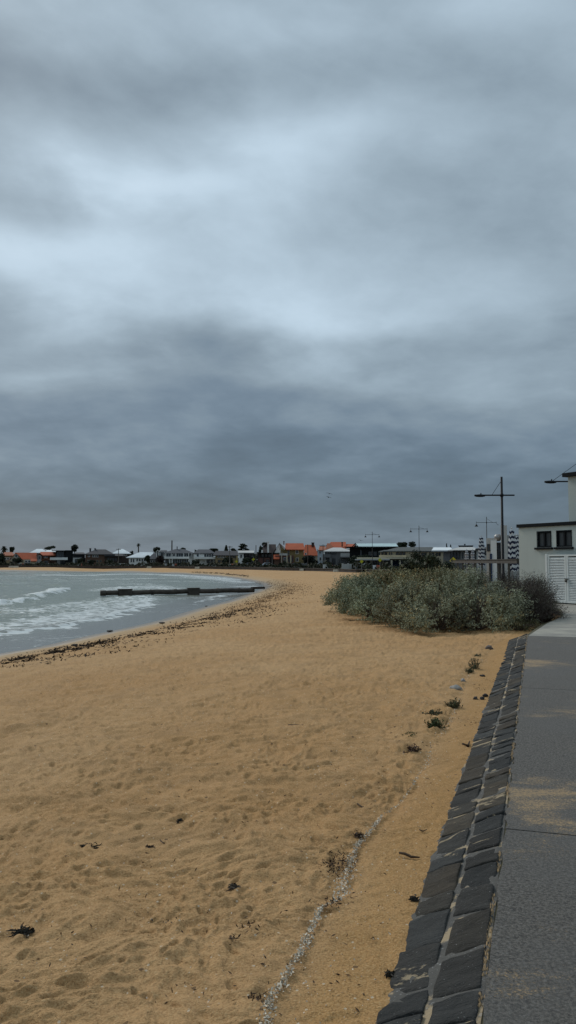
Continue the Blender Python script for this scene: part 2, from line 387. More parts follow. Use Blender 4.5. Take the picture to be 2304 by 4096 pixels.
crests = [([(-300, 2440), (-120, 2430), (0, 2418), (60, 2411), (130, 2401), (190, 2393)], .34), ([(60, 2392), (135, 2387), (190, 2382), (262, 2362), (330, 2356)], .36), ([(-300, 2385), (-100, 2372), (0, 2366), (60, 2362)], .25),
          ([(40, 2330), (126, 2327), (215, 2325), (300, 2322)], .45), ([(-260, 2558), (0, 2533), (117, 2523), (269, 2501), (404, 2474), (502, 2448), (583, 2421)], .09),
          ([(-100, 2350), (60, 2346), (200, 2344), (330, 2340)], .3), ([(-200, 2315), (0, 2312), (200, 2311), (420, 2312)], .3)]
def build_water():
    az = np.concatenate([np.arange(-150, -26, 3), np.arange(-26, 3, .06)])*math.pi/180
    rr = rows(3.0, 788, 5.0, 130, .28, 10, 700)
    x, y, Q = polar(az, rr); s = -shoredist(x, y); r = np.hypot(x, y)
    th = .28; wx = x*math.cos(th)+y*math.sin(th); wy = -x*math.sin(th)+y*math.cos(th)
    dep = ss(s, .4, 9)
    z = dep*(.10*fbm(wx*.09, wy*.33, 3, 5)+.045*fbm(wx*.5, wy*1.25, 3, 15))+.012*dep*fbm(x*2.2, y*3.3, 2, 25)
    for pl, h in crests:
        w = wpts(pl); d, a = pdist(x, y, w); L = sum(math.dist(p, q) for p, q in zip(w[:-1], w[1:]))
        ii = np.ones_like(x)
        # seaward side decays slowly, landward side steep
        e = ss(a, 0, L*.12)*ss(a, L, L*.8)
        near = _side(x, y, w)
        wd = np.where(near > 0, 1.7, .55)*(1 if h > .15 else .5)
        z += h*(.75+.5*pn(a*.5, a*0, 66))*np.exp(-(d/wd)**2)*e
    foam = np.zeros_like(x)
    jx = x+.9*fbm(x*.45, y*.45, 4, 7, .6); jy = y+1.0*fbm(x*.45, y*.45, 4, 8, .6)
    for pl, wdt, g in strokes:
        w = wpts(pl); d, a = pdist(jx, jy, w)
        foam = np.maximum(foam, g*np.exp(-(d/wdt)**2))
    foam = np.maximum(foam, .42*ss(s, .5, .1)*ss(pn(x*.25, y*.25, 12), -.2, .4))
    foam = np.maximum(foam, .36+.22*pn(wx*.06, wy*.2, 98))
    foam = np.maximum(foam, ss(y, 60, 120)*(.44+.28*pn(wx*.03, wy*.12, 99)))
    z += foam.clip(0, 1)*.035*(1+pn(x*3, y*3, 4))*dep
    o = npmesh('sea_water', np.stack([x, y, z], 1), Q, watermat, None, True, attrs={'foam': ('POINT', 'FLOAT', foam), 'depth': ('POINT', 'FLOAT', s)})
    tag(o, kind='structure')
def _side(x, y, pts):
    best = np.full(x.shape, 1e9); sd = np.zeros(x.shape)
    for (ax, ay), (bx, by) in zip(pts[:-1], pts[1:]):
        dx, dy = bx-ax, by-ay; l = math.hypot(dx, dy); t = np.clip(((x-ax)*dx+(y-ay)*dy)/(l*l), 0, 1)
        d = np.hypot(x-ax-t*dx, y-ay-t*dy); m = d < best; best = np.where(m, d, best); sd = np.where(m, dx*(y-ay)-dy*(x-ax), sd)
    return sd
def make_water():
    m = bpy.data.materials.new('sea'); m.use_nodes = True; t = m.node_tree; B = NB(t); bs = t.nodes['Principled BSDF']
    g = B.n('ShaderNodeNewGeometry'); P = g.outputs['Position']
    fo = B.n('ShaderNodeAttribute', attribute_name='foam').outputs['Fac']; dp = B.n('ShaderNodeAttribute', attribute_name='depth').outputs['Fac']
    mp = B.n('ShaderNodeMapping'); t.links.new(P, mp.inputs[0]); mp.inputs['Rotation'].default_value = (0, 0, -.28); mp.inputs['Scale'].default_value = (.45, 1., 1.)
    Q = mp.outputs[0]
    n = B.noise(Q, 3.6, 8, .70, .6); n2 = B.noise(Q, .5, 4, .6, .4)
    v = B.n('ShaderNodeTexVoronoi', feature='DISTANCE_TO_EDGE'); v.inputs['Scale'].default_value = 2.1
    wv = B.n('ShaderNodeVectorMath', operation='ADD'); t.links.new(Q, wv.inputs[0]); nn = B.n('ShaderNodeTexNoise'); t.links.new(Q, nn.inputs[0]); nn.inputs['Scale'].default_value = 1.6; nn.inputs['Detail'].default_value = 5
    t.links.new(nn.outputs['Color'], wv.inputs[1]); t.links.new(wv.outputs[0], v.inputs['Vector'])
    lace = B.m('SUBTRACT', 1.0, B.step(v.outputs['Distance'], 0., .22))
    k = B.m('ADD', B.m('MULTIPLY', lace, .28), B.m('MULTIPLY', n, .72))
    k = B.m('ADD', k, B.m('MULTIPLY', B.m('SUBTRACT', n2, .5), .35))
    thr = B.m('SUBTRACT', 1.0, B.m('MULTIPLY', fo, .70))
    f = B.m('DIVIDE', B.m('SUBTRACT', k, B.m('SUBTRACT', thr, .05)), .20, clamp=True)
    f = B.m('MULTIPLY', f, B.m('GREATER_THAN', fo, .02))
    deep = B.mix(B.noise(Q, .25, 3), (.158, .182, .138), (.200, .218, .165))
    shal = (.185, .180, .158)
    c = B.mix(B.step(dp, 9., .6), deep, shal)
    c = B.mix(f, c, (.52, .56, .56))
    t.links.new(c, bs.inputs['Base Color'])
    t.links.new(B.m('MULTIPLY_ADD', f, .45, .17), bs.inputs['Roughness']); bs.inputs['IOR'].default_value = 1.33
    bs.inputs['Specular IOR Level'].default_value = .32
    bp = B.n('ShaderNodeBump'); bp.inputs['Distance'].default_value = .10
    h = B.m('ADD', B.noise(Q, 1.5, 6, .62, .3), B.m('MULTIPLY', B.noise(Q, 7, 4, .6), .2))
    t.links.new(h, bp.inputs['Height']); t.links.new(B.m('MULTIPLY_ADD', B.step(dp, .5, 6.), .75, .10), bp.inputs['Strength'])
    t.links.new(bp.outputs[0], bs.inputs['Normal'])
    return m
watermat = make_water(); build_water()
# ------------------------------------------------------------------ made ground behind the beach
def upz(p): return 1.40
bound_px = [(1430, 2290), (1330, 2286), (1250, 2283.5), (1120, 2280.5), (1000, 2277), (850, 2274), (700, 2271.5), (550, 2270.3), (400, 2269.5), (200, 2268.7), (0, 2268)]
bound = [(5.45, 18.0), (6.6, 20.6), (8.1, 23.6), (9.0, 27), (9.2, 33), (11.5, 45), (15.5, 62), (19.5, 80), (21, 95), (17.6, 117), (13.4, 138)]+[tuple(onz(*p, 1.22))[:2] for p in bound_px]+[(-190, 305), (-420, 325)]
bsm = smooth(bound, 4)
def poly_sheet(name, pts, z, m):
    bm = bmesh.new(); vs = [bm.verts.new((p[0], p[1], z)) for p in pts]; es = [bm.edges.new((vs[i], vs[(i+1) % len(vs)])) for i in range(len(vs))]
    bmesh.ops.triangle_fill(bm, use_beauty=True, use_dissolve=False, edges=es)
    for f in bm.faces:
        if f.normal.z < 0: f.normal_flip()
    me = bpy.data.meshes.new(name); bm.to_mesh(me); bm.free(); me.materials.append(m)
    o = bpy.data.objects.new(name, me); COL.objects.link(o); return tag(o, kind='structure')
p0 = pw(-60, A_TOP); p1 = pw(18.3, A_TOP)
poly_sheet('grass_verge', [(p0.x, p0.y), (p1.x, p1.y)]+bsm+[(-2500, 400), (-2500, 3500), (2500, 3500), (2500, -60)], 1.385,
           mat('verge', (.075, .075, .045), .95, .5, .25, .05, 6, tint=(.10, .085, .05)))
# path
def make_path():
    m = bpy.data.materials.new('asphalt_path'); m.use_nodes = True; t = m.node_tree; B = NB(t); bs = t.nodes['Principled BSDF']
    g = B.n('ShaderNodeNewGeometry'); P = g.outputs['Position']
    mp = B.n('ShaderNodeMapping'); t.links.new(P, mp.inputs[0]); mp.inputs['Rotation'].default_value = (0, 0, BETA); 
    Q = mp.outputs[0]
    f = B.noise(P, 60, 3, .75); f1 = B.noise(P, 130, 2, .7); big = B.noise(P, .8, 4, .6)
    c = B.mix(B.step(f, .35, .66), (.052, .046, .040), (.160, .145, .124))
    vp = B.n('ShaderNodeTexVoronoi'); t.links.new(P, vp.inputs['Vector']); vp.inputs['Scale'].default_value = 38
    c = B.mix(B.m('MULTIPLY', B.m('LESS_THAN', vp.outputs['Distance'], .26), .45), c, (.19, .18, .165))
    c = B.mix(B.m('MULTIPLY', B.step(B.noise(P, 24, 3, .7), .56, .66), .55), c, (.03, .028, .026))
    c = B.mix(B.m('MULTIPLY', B.step(f1, .58, .70), .55), c, (.30, .29, .27))
    c = B.mix(B.m('MULTIPLY', B.step(big, .40, .62), .35), c, (.115, .11, .102))
    mp2 = B.n('ShaderNodeMapping'); t.links.new(Q, mp2.inputs[0]); mp2.inputs['Scale'].default_value = (.75, 1.2, 1)
    pz = B.noise(mp2.outputs[0], 2.6, 7, .68, .8); pb = B.noise(P, .75, 2, .5); grain = B.noise(P, 75, 3, .7)
    sx = B.m('ADD', B.m('ADD', pz, B.m('MULTIPLY', B.m('SUBTRACT', pb, .5), 1.1)), B.m('MULTIPLY', B.m('SUBTRACT', grain, .5), .75))
    sa = B.m('MULTIPLY', B.step(sx, .60, .78), .85)
    sa = B.m('MULTIPLY', sa, B.m('MULTIPLY_ADD', B.step(B.noise(P, 48, 3, .7), .40, .58), .65, .35))
    c = B.mix(sa, c, (.42, .285, .145))
    t.links.new(c, bs.inputs['Base Color']); bs.inputs['Roughness'].default_value = .75; bs.inputs['Specular IOR Level'].default_value = .3
    bp = B.n('ShaderNodeBump'); bp.inputs['Distance'].default_value = .014; t.links.new(B.noise(P, 60, 4, .8), bp.inputs['Height']); t.links.new(bp.outputs[0], bs.inputs['Normal'])
    return m
pathmat = make_path()
# slabs with open joints between them
joints = [-40, 5.02, 10.6, 18.05]
def slab(name, s0, s1, a0, a1, z, m, thick=.12, n=60):
    vs = []; fs = []
    for i in range(n+1):
        s = s0+(s1-s0)*i/n; j = .006*math.sin(s*37.1)+.008*math.sin(s*11.3+1)+.004*math.sin(s*83)
        vs += [pw(s, a0+j, z), pw(s, a1, z), pw(s, a0+j, z-thick), pw(s, a1, z-thick)]
    for i in range(n):
        k = i*4; fs += [(k, k+1, k+5, k+4), (k, k+4, k+6, k+2), (k+1, k+3, k+7, k+5)]
    fs += [(0, 2, 3, 1), (n*4, n*4+1, n*4+3, n*4+2)]
    return tag(MB().add(vs, fs).build(name, m), kind='structure')
for i in range(3):
    slab('path', joints[i]+(.008 if i else 0), joints[i+1]-.008, A_TOP+.012, 5.2, PATH_Z, pathmat, n=160)
conc = mat('pale_concrete', (.26, .25, .225), .85, .25, 1.4, .004, 40, tint=(.29, .27, .225))
poly_sheet('concrete_apron', [tuple(pw(18.08, A_TOP+.02))[:2], tuple(pw(18.08, 5.2))[:2], (22, 22), (22, 60), (18, 60), (13, 45), (9.7, 33), (9.3, 27), (8.2, 23.6), (6.7, 20.6)], 1.397, conc)
poly_sheet('road', smooth([(p[0]*1+8, p[1]+10) for p in bound[8:]], 3)+smooth([(p[0]*1+16, p[1]+19) for p in bound[8:]], 3)[::-1], 1.392, mat('road_asphalt', (.06, .06, .06), .9, .2))
# ------------------------------------------------------------------ stone edge of the path
def stone_wall():
    w = thing('stone_edging', 'sloping edge of dark bluestone in two mortared rows between path and beach', 'stone edging')
    vs = []; fs = []; n = 180; s0, s1 = -30, WALL_END
    for i in range(n+1):
        s = s0+(s1-s0)*i/n
        for a, z in ((A_TOP+.008, 1.10), (A_TOP+.008, PATH_Z-.010), (A_TOP-.02, PATH_Z-.014), (A_FOOT-.02, FOOT_Z-.014), (A_FOOT-.05, 1.05)):
            vs.append(pw(s, a+.004*math.sin(s*9+a*40), z))
    for i in range(n):
        for j in range(4): k = i*5+j; fs.append((k, k+1, k+6, k+5))
    fs += [(0, 1, 2, 3, 4), tuple(n*5+q for q in (4, 3, 2, 1, 0))]
    mort = bpy.data.materials.new('mortar'); mort.use_nodes = True; t = mort.node_tree; B = NB(t); bs = t.nodes['Principled BSDF']
    P = B.n('ShaderNodeNewGeometry').outputs['Position']
    c = B.mix(B.noise(P, 9, 4, .6), (.050, .047, .042), (.105, .098, .085))  # grey mortar, darkened in colour to imitate shade in the joints
    c = B.mix(B.m('MULTIPLY', B.step(B.m('ADD', B.noise(P, 4.5, 5, .6), B.m('MULTIPLY', B.noise(P, 60, 2), .12)), .60, .67), .9), c, (.36, .27, .16))
    c = B.mix(B.m('MULTIPLY', B.step(B.noise(P, 50, 2, .7), .62, .7), .5), c, (.33, .33, .32))
    t.links.new(c, bs.inputs['Base Color']); bs.inputs['Roughness'].default_value = .9
    bp = B.n('ShaderNodeBump'); bp.inputs['Distance'].default_value = .01; t.links.new(B.noise(P, 40, 5, .7), bp.inputs['Height']); t.links.new(bp.outputs[0], bs.inputs['Normal'])
    MB().add(vs, fs).build('mortar_bed', mort, w)
    V = []; Q = []; C = []; UU = [0, .015, .05, .12, .3, .5, .7, .88, .95, .985, 1]; VV = [0, .02, .07, .2, .5, .8, .93, .98, 1]; nu, nv = 11, 9
    AM = (A_TOP+A_FOOT)/2
    for row, (a0, a1) in enumerate(((A_TOP-.006, AM+.006), (AM-.006, A_FOOT-.004))):
        s = -6+.13*row
        while s < WALL_END-.1:
            L = random.uniform(.20, .42); g = random.uniform(.003, .008)
            e = min(s+L, WALL_END-.02)
            tone = random.choice([(.045, .045, .045), (.052, .053, .054), (.046, .050, .054), (.072, .062, .050), (.060, .057, .052), (.054, .058, .062), (.078, .068, .055)])
            k = random.uniform(.8, 1.2); tone = (tone[0]*k*.80, tone[1]*k*.75, tone[2]*k*.66)
            c4 = [(s+g+random.uniform(-.012, .012), a0+random.uniform(-.006, .004)), (e-g+random.uniform(-.012, .012), a0+random.uniform(-.006, .004)),
                  (e-g+random.uniform(-.02, .02), a1+random.uniform(-.004, .018)*(1 if row == 0 else 1)), (s+g+random.uniform(-.02, .02), a1+random.uniform(-.004, .018))]
            sk = random.uniform(-.05, .02); tx, ty = random.uniform(-.010, .010), random.uniform(-.005, .005); hh = random.uniform(.006, .014); sd = random.random()*50
            o = len(V)
            for i in range(nu):
                for j in range(nv):
                    u, v = UU[i], VV[j]
                    S0 = (c4[0][0]*(1-u)+c4[1][0]*u)*(1-v)+(c4[3][0]*(1-u)+c4[2][0]*u)*v+sk*v
                    A0 = (c4[0][1]*(1-u)+c4[1][1]*u)*(1-v)+(c4[3][1]*(1-u)+c4[2][1]*u)*v
                    ed = min(u, 1-u, v, 1-v)*2
                    wob = (math.sin(sd+u*9+v*4)*.004+math.sin(sd*3+u*31+v*27)*.0025)*(1 if ed < .3 else 0)
                    fr = (A_TOP-A0)/(A_TOP-A_FOOT); zb = PATH_Z-.014-(PATH_Z-FOOT_Z)*fr
                    bul = .006+hh*(1-(1-min(1, ed*9))**2)+tx*(u-.5)*2+ty*(v-.5)*2+.0045*math.sin(sd+u*6.5+2*math.sin(v*5+sd))
                    if ed == 0: bul = -.016
                    V.append(pw(S0+wob, A0+wob*.8, zb+bul)); C.append((*tone, 1))
            for i in range(nu-1):
                for j in range(nv-1):
                    k0 = o+i*nv+j; Q.append((k0, k0+nv, k0+nv+1, k0+1))
            s = e
    m = bpy.data.materials.new('bluestone'); m.use_nodes = True; t = m.node_tree; B = NB(t); bs = t.nodes['Principled BSDF']
    P = B.n('ShaderNodeNewGeometry').outputs['Position']; at_ = B.n('ShaderNodeAttribute', attribute_name='col').outputs['Color']
    mp = B.n('ShaderNodeMapping'); t.links.new(P, mp.inputs[0]); mp.inputs['Rotation'].default_value = (0, 0, .9); mp.inputs['Scale'].default_value = (.5, 1.6, 1)
    c = B.mix(1., at_, B.ramp(B.noise(mp.outputs[0], 7, 6, .65, .5), [(.25, .50), (.5, .9), (.75, 1.3)]), 'MULTIPLY')
    c = B.mix(B.m('MULTIPLY', B.step(B.noise(P, 3, 4, .6), .5, .75), .35), c, (.075, .07, .062))
    c = B.mix(B.m('MULTIPLY', B.step(B.m('ADD', B.noise(mp.outputs[0], 3.4, 6, .62, .4), B.m('MULTIPLY', B.noise(P, 70, 2), .08)), .655, .70), .85), c, (.38, .30, .19))
    c = B.mix(B.m('MULTIPLY', B.step(B.noise(P, 85, 2, .6), .68, .74), .55), c, (.30, .30, .29))
    t.links.new(c, bs.inputs['Base Color']); bs.inputs['Roughness'].default_value = .85; bs.inputs['Specular IOR Level'].default_value = .22
    bp = B.n('ShaderNodeBump'); bp.inputs['Distance'].default_value = .035; t.links.new(B.m('ADD', B.noise(mp.outputs[0], 11, 7, .68), B.m('MULTIPLY', B.noise(P, 90, 3), .25)), bp.inputs['Height']); t.links.new(bp.outputs[0], bs.inputs['Normal'])
    npmesh('stone_facing', V, Q, m, w, True, attrs={'col': ('POINT', 'FLOAT_COLOR', C)})
    # sand caught along the joint between stones and path
    V = []; Q = []
    for k in range(2600):
        s = random.uniform(.5, WALL_END-.5)
        if math.sin(s*2.1)+math.sin(s*5.3+2)+.8*math.sin(s*13) < .15: continue
        p = pw(s, A_TOP-.004+random.gauss(0, .006), PATH_Z-.008+random.uniform(0, .003)); r = random.uniform(.003, .009); o = len(V); n = 6
        V.append(p+Vector((0, 0, .006)))
        for q in range(n): an = q*2*math.pi/n; V.append(p+TT*math.cos(an)*r*random.uniform(1, 2.2)+NN*math.sin(an)*r*.6-Vector((0, 0, .008)))
        for q in range(n): Q.append((o, o+1+q, o+1+(q+1) % n))
    npmesh('drifted_sand', V, Q, mat('drift_sand', (.33, .225, .12), .95, .25, 30), w, True)['kind'] = 'stuff'
stone_wall()
# ------------------------------------------------------------------ leaf clouds
def leafcloud(P, N, size, asp, jitter=.6):
    """one diamond leaf per point P (k,3), facing N with jitter"""
    k = len(P); N = N+RNG.normal(0, jitter, (k, 3)); N /= np.linalg.norm(N, axis=1)[:, None]+1e-9
    R = RNG.normal(0, 1, (k, 3)); T = np.cross(N, R); T /= np.linalg.norm(T, axis=1)[:, None]+1e-9; B_ = np.cross(N, T)
    s = size*(.6+.8*RNG.random(k))[:, None]
    V = np.stack([P-T*s, P+B_*s*asp, P+T*s, P-B_*s*asp], 1).reshape(-1, 3)
    return V, np.arange(4*k).reshape(k, 4)
LEAFM = {}
def leafmat(name='leaf'):
    if name not in LEAFM: LEAFM[name] = attrmat('leaf_'+name, .75, .22, 5., .2)
    return LEAFM[name]
def colour(k, base, var=.25, alt=None, altp=.0):
    c = np.array(base)[None]*(1+RNG.uniform(-var, var, (k, 1)))
    if alt is not None: m = RNG.random(k) < altp; c[m] = np.array(alt)[None]*(1+RNG.uniform(-var, var, (m.sum(), 1)))
    return np.concatenate([c, np.ones((k, 1))], 1)
def shrub(name, label, cat, lobes, dens, leaf, asp, base, alt, altp, sprig=.3, nl=14, up=.6, twig=(.10, .075, .055), gnd=1.25, group=None, twigs=60, head=.46):
    cx = sum(l[0] for l in lobes)/len(lobes); cy = sum(l[1] for l in lobes)/len(lobes)
    o = thing(name, label, cat, (cx, cy, gnd), 0, group)
    Pl = []; Dl = []; Cl = []; TV = MB()
    ht = []
    for (lx, ly, rx, ry, h) in lobes:
        A = math.pi*(rx*ry)+math.pi*(rx+ry)*h*.8; k = int(A*dens); hr = head*min(1, h)
        nh = max(6, int(A/(hr*hr*2.7)))
        th = RNG.random(nh)*2*math.pi; ph = np.minimum(np.arccos(1-RNG.random(nh))*1.02, math.pi*.5)
        n = np.stack([np.sin(ph)*np.cos(th), np.sin(ph)*np.sin(th), np.cos(ph)], 1)
        hc = n*(np.array([rx, ry, h])-hr*.6)*RNG.uniform(.72, 1.06, nh)[:, None]+np.array([lx-cx, ly-cy, 0])
        hs = hr*RNG.uniform(.45, 1.35, nh); hi = RNG.integers(0, nh, k)
        d = n[hi]*.75+RNG.normal(0, .62, (k, 3)); d[:, 2] += up*.8; d /= np.linalg.norm(d, axis=1)[:, None]+1e-9
        p = hc[hi]+d*(hs[hi]*RNG.uniform(.25, .8, k))[:, None]
        p[:, 2] = np.maximum(p[:, 2], .03)
        ht.append(RNG.uniform(.62, 1.3, nh)[hi])
        Pl.append(p); Dl.append(d)
        for q in range(int(twigs)):
            a = random.random()*6.28; e = random.uniform(.1, 1.3)
            v = Vector((math.sin(e)*math.cos(a)*rx, math.sin(e)*math.sin(a)*ry, max(.1, math.cos(e)*h)))*random.uniform(.75, 1.08)
            b0 = Vector((lx-cx+v.x*.15, ly-cy+v.y*.15, 0)); m_ = Vector((lx-cx, ly-cy, 0))+v*.55+Vector((0, 0, random.uniform(-.05, .12)))
            TV.tube([b0, m_, Vector((lx-cx, ly-cy, 0))+v], [.016, .010, .004], 4, caps=False)
    p = np.concatenate(Pl); d = np.concatenate(Dl); k = len(p)
    clump = pn(p[:, 0]*1.4+cx, p[:, 1]*1.4+p[:, 2], 5)
    tt = RNG.random((k, nl)); ln = sprig*(.6+.7*RNG.random(k))[:, None]
    q = p[:, None, :]+d[:, None, :]*(tt*ln)[..., None]+RNG.normal(0, 1, (k, nl, 3))*(leaf*.75)
    nrm = np.repeat(d[:, None, :], nl, 1).reshape(-1, 3)
    q = q.reshape(-1, 3); q[:, 2] = np.maximum(q[:, 2], .01)
    V, Q = leafcloud(q, nrm, leaf, asp, .9)
    c = colour(k, base, .22, alt, altp); c[:, :3] *= ((1+.28*clump)*np.concatenate(ht))[:, None]
    lc = np.repeat(c, nl, 0); lc[:, :3] *= RNG.uniform(.8, 1.2, (len(lc), 1)); lc = np.repeat(lc, 4, 0)
    npmesh('foliage', V, Q, leafmat(), o, False, attrs={'col': ('POINT', 'FLOAT_COLOR', lc)})
    TV.build('stems', mat('twig_'+'%02d' % int(twig[0]*200), twig, .9, .3, 12), o)
    return o
shrub('saltbush', 'silvery saltbush bulging over the sand at the front, beside the end of the stone edging', 'bush',
      [(3.9, 20.7, 1.0, 1.1, .95), (3.3, 22.2, 1.0, 1.1, 1.1), (4.9, 20.7, 1.05, 1.0, 1.0), (4.4, 22.4, 1.2, 1.1, 1.22)], 120, leaf=.027, asp=.42, base=(.265, .268, .170), alt=(.34, .27, .13), altp=.16)
shrub('saltbush', 'grey green saltbush forming the left tip of the big clump on open sand', 'bush',
      [(2.65, 25.1, .7, 1.2, .78), (2.6, 27.2, .85, 1.3, .98), (2.7, 29.6, 1.0, 1.4, 1.0), (2.6, 32, 1.0, 1.4, 1.02)], 100, leaf=.030, asp=.42, base=(.225, .252, .160), alt=(.31, .31, .19), altp=.3)
shrub('saltbush', 'olive tinged saltbush filling the middle of the big clump', 'bush',
      [(4.2, 24.3, 1.4, 1.5, 1.30), (5.2, 26.4, 1.5, 1.7, 1.40), (4.1, 28, 1.5, 1.8, 1.30), (5.6, 29.5, 1.7, 2.0, 1.42), (4.0, 32, 1.8, 2, 1.35)], 85, leaf=.031, asp=.42, base=(.225, .215, .115), alt=(.33, .24, .11), altp=.28)
shrub('saltbush', 'pale upright saltbush with long silver shoots against the nearer dark twiggy shrub', 'bush',
      [(5.55, 21.5, .8, .9, 1.0), (5.7, 23.8, 1.0, 1.2, 1.35), (5.3, 22.9, .9, .9, 1.28)], 120, leaf=.027, asp=.40, base=(.285, .290, .200), alt=(.23, .24, .15), altp=.25, up=1.3, sprig=.42)
shrub('twiggy_shrub', 'dark brown twiggy shrub nearest the white louvred gate', 'bush',
      [(6.35, 22.2, .70, .8, 1.12), (6.8, 22.4, .80, .9, 1.2), (7.3, 23.5, .8, .9, 1.22), (7.65, 24.9, .75, .9, 1.2), (7.1, 25.4, .9, .9, 1.3), (8.05, 25.4, .6, .8, .9), (7.35, 22.7, .5, .6, .55)], 100, leaf=.018, asp=.30, base=(.075, .060, .048), alt=(.13, .125, .085), altp=.18, up=1.0, sprig=.36, nl=13, twig=(.07, .052, .042), twigs=150)
shrub('low_shrub', 'low olive green shrub at the foot of the clump where sand meets stone edging', 'bush',
      [(5.9, 20.35, .55, .40, .22), (6.15, 20.65, .5, .5, .26)], 100, leaf=.018, asp=.35, base=(.125, .125, .055), alt=(.17, .14, .07), altp=.3, sprig=.14, nl=12, twigs=15, head=.3)
shrub('coastal_shrub', 'dark green rounded shrub rising behind the saltbush clump, below the cream house', 'bush',
      [(XD(1690, 44), 44, 1.5, 1.5, 2.15), (XD(1625, 46), 46, 1.3, 1.4, 1.85), (XD(1755, 45), 45, 1.1, 1.3, 1.85)], 30, leaf=.06, asp=.45, base=(.035, .048, .026), alt=(.055, .06, .03), altp=.3, sprig=.3, nl=12, twigs=20)
shrub('coastal_shrub', 'brownish scrubby shrub right of the dark green one, in front of the wooden railing', 'bush',
      [(XD(1805, 44), 44, .8, 1.2, 1.65), (XD(1860, 43), 43, .8, 1.2, 1.35)], 30, leaf=.05, asp=.4, base=(.06, .055, .035), alt=(.08, .06, .04), altp=.3, sprig=.3, nl=12, twigs=30)
# ------------------------------------------------------------------ beach litter
def flakes(name, pts, size, m, base, var=.3, lift=.0, asp=.35, tilt=.5, kind='stuff', label=None, cat=None, parent=None, org=None):
    P = np.array(pts, float)
    if org is not None: P = P-np.array(org)
    V, Q = leafcloud(P, np.tile([0, 0, 1.], (len(P), 1)), size, asp, tilt)
    lc = np.repeat(colour(len(P), base, var), 4, 0)
    o = npmesh(name, V, Q, m, parent, False, attrs={'col': ('POINT', 'FLOAT_COLOR', lc)})
    if parent is None: tag(o, label, cat, kind=kind)
    return o
wrack_px = [(-220, 2690), (-100, 2668), (0, 2653), (90, 2638), (179, 2621), (270, 2601), (359, 2581), (475, 2561), (560, 2545), (628, 2527), (763, 2500), (852, 2478), (942, 2446), (1032, 2410), (1121, 2375), (1157, 2357), (1110, 2339), (1059, 2324)]
weedm = attrmat('dry_seaweed', .9, .3, 6.)
pts = []; wr = [hit(*p) for p in wrack_px]
for i in range(len(wr)-1):
    a, c = wr[i], wr[i+1]; L = (c-a).length; px = wrack_px[i][0]
    D = a.y; n = int(L*(1100 if px < 380 else 330)*min(1., 40/D+.25)); wd = .32 if px < 380 else .50
    for q in range(n):
        t = random.random(); p = a.lerp(c, t); off = random.gauss(0, wd*(.7+.02*D))
        if random.random() < .22: off += random.choice((-.8, 1.1, 2.0))
        x, y = p.x+off*.95, p.y-off*.45
        if pn(np.array([x*1.1]), np.array([y*1.6]), 44)[0] < (-.02 if px < 300 else .05): continue
        pts.append((x, y, gz(x, y)+random.uniform(.005, .05)))
P_ = np.array(pts); far = P_[:, 1] > 42
flakes('seaweed', P_[far][::2], .055, weedm, (.13, .075, .035), .5, tilt=.6, asp=.30)
flakes('seaweed', P_[~far], .052, weedm, (.042, .027, .016), .5, tilt=.6, asp=.30)
# far strandline of weed along the bay
pts = []
for i in range(900):
    t = random.random(); px = t*1000; j = random.gauss(0, .5); py = np.interp(px, [0, 400, 700, 900, 1000, 1060], [2280.5, 2282, 2284.5, 2295, 2306, 2316])+j*np.interp(px, [0, 700, 1000], [.8, 1.4, 4])
    p = hit(px, py); pts.append((p.x, p.y, p.z+.03))
flakes('seaweed', pts, .38, weedm, (.10, .065, .035), .4, tilt=.25, asp=.3)
# shell grit line
pts = []
for i in range(len(grit)-1):
    (ax, ay), (bx, by) = grit[i], grit[i+1]; L = math.dist(grit[i], grit[i+1]); py = grit_px[i][1]
    wd = np.interp(py, [2600, 3000, 3250, 3450, 3560, 3600, 3645, 3800, 4100], [.02, .02, .006, .013, .030, .035, .008, .014, .014]); n = int(L*np.interp(py, [2600, 3000, 3240, 3400, 4100], [50, 80, 160, 700, 1000]))
    for q in range(n):
        t = random.random(); x = ax+(bx-ax)*t+random.gauss(0, wd)*.9+.02
        if math.sin(L*7+t*9+i*2.3)+math.sin(t*23+i) < -1.1: continue
        y = ay+(by-ay)*t+random.gauss(0, wd)*.5; pts.append((x, y, gz(x, y)+.006+random.uniform(0, .012)+(.014 if py > 3850 else 0)))
flakes('shell_grit', pts, .0065, attrmat('shell_grit', .8, .2, 40.), (.54, .48, .38), .5, tilt=.8, asp=.6)
# leaf litter patches and small crumbs
pts = []
def patch(px, py, rx, ry, n):
    for _ in range(n):
        p = hit(px+random.gauss(0, rx), py+random.gauss(0, ry)); pts.append((p.x, p.y, p.z+random.uniform(.01, .03)))
for a in ((1345, 3470, 32, 26, 260), (1330, 3625, 35, 10, 70), (1430, 3350, 14, 10, 50), (1010, 4020, 28, 12, 60), (1660, 2990, 40, 12, 50), (1900, 2900, 22, 8, 45), (1925, 2755, 22, 8, 50), (1760, 2860, 30, 14, 60), (1935, 2640, 20, 6, 30),
          (1960, 2720, 18, 5, 25), (1000, 3720, 30, 12, 25), (930, 3770, 20, 8, 18), (40, 4060, 30, 14, 14), (300, 3440, 25, 20, 20), (690, 3705, 35, 6, 14)): patch(*a)
for _ in range(900):
    px = random.uniform(-100, 2000); py = 2640+1500*random.random()**1.1
    p = hit(px, py)
    if p.x*NN.x+p.y*NN.y > A_FOOT-.05: continue
    pts.append((p.x, p.y, p.z+.012))
flakes('leaf_litter', pts, .011, attrmat('litter', .9, .2, 20.), (.055, .032, .018), .5, tilt=.6, asp=.3)
pts = []
for _ in range(1700):
    px = random.uniform(-100, 1990); py = 2700+1420*random.random()
    p = hit(px, py)
    if p.x*NN.x+p.y*NN.y > A_FOOT-.03: continue
    pts.append((p.x, p.y, p.z+.010))
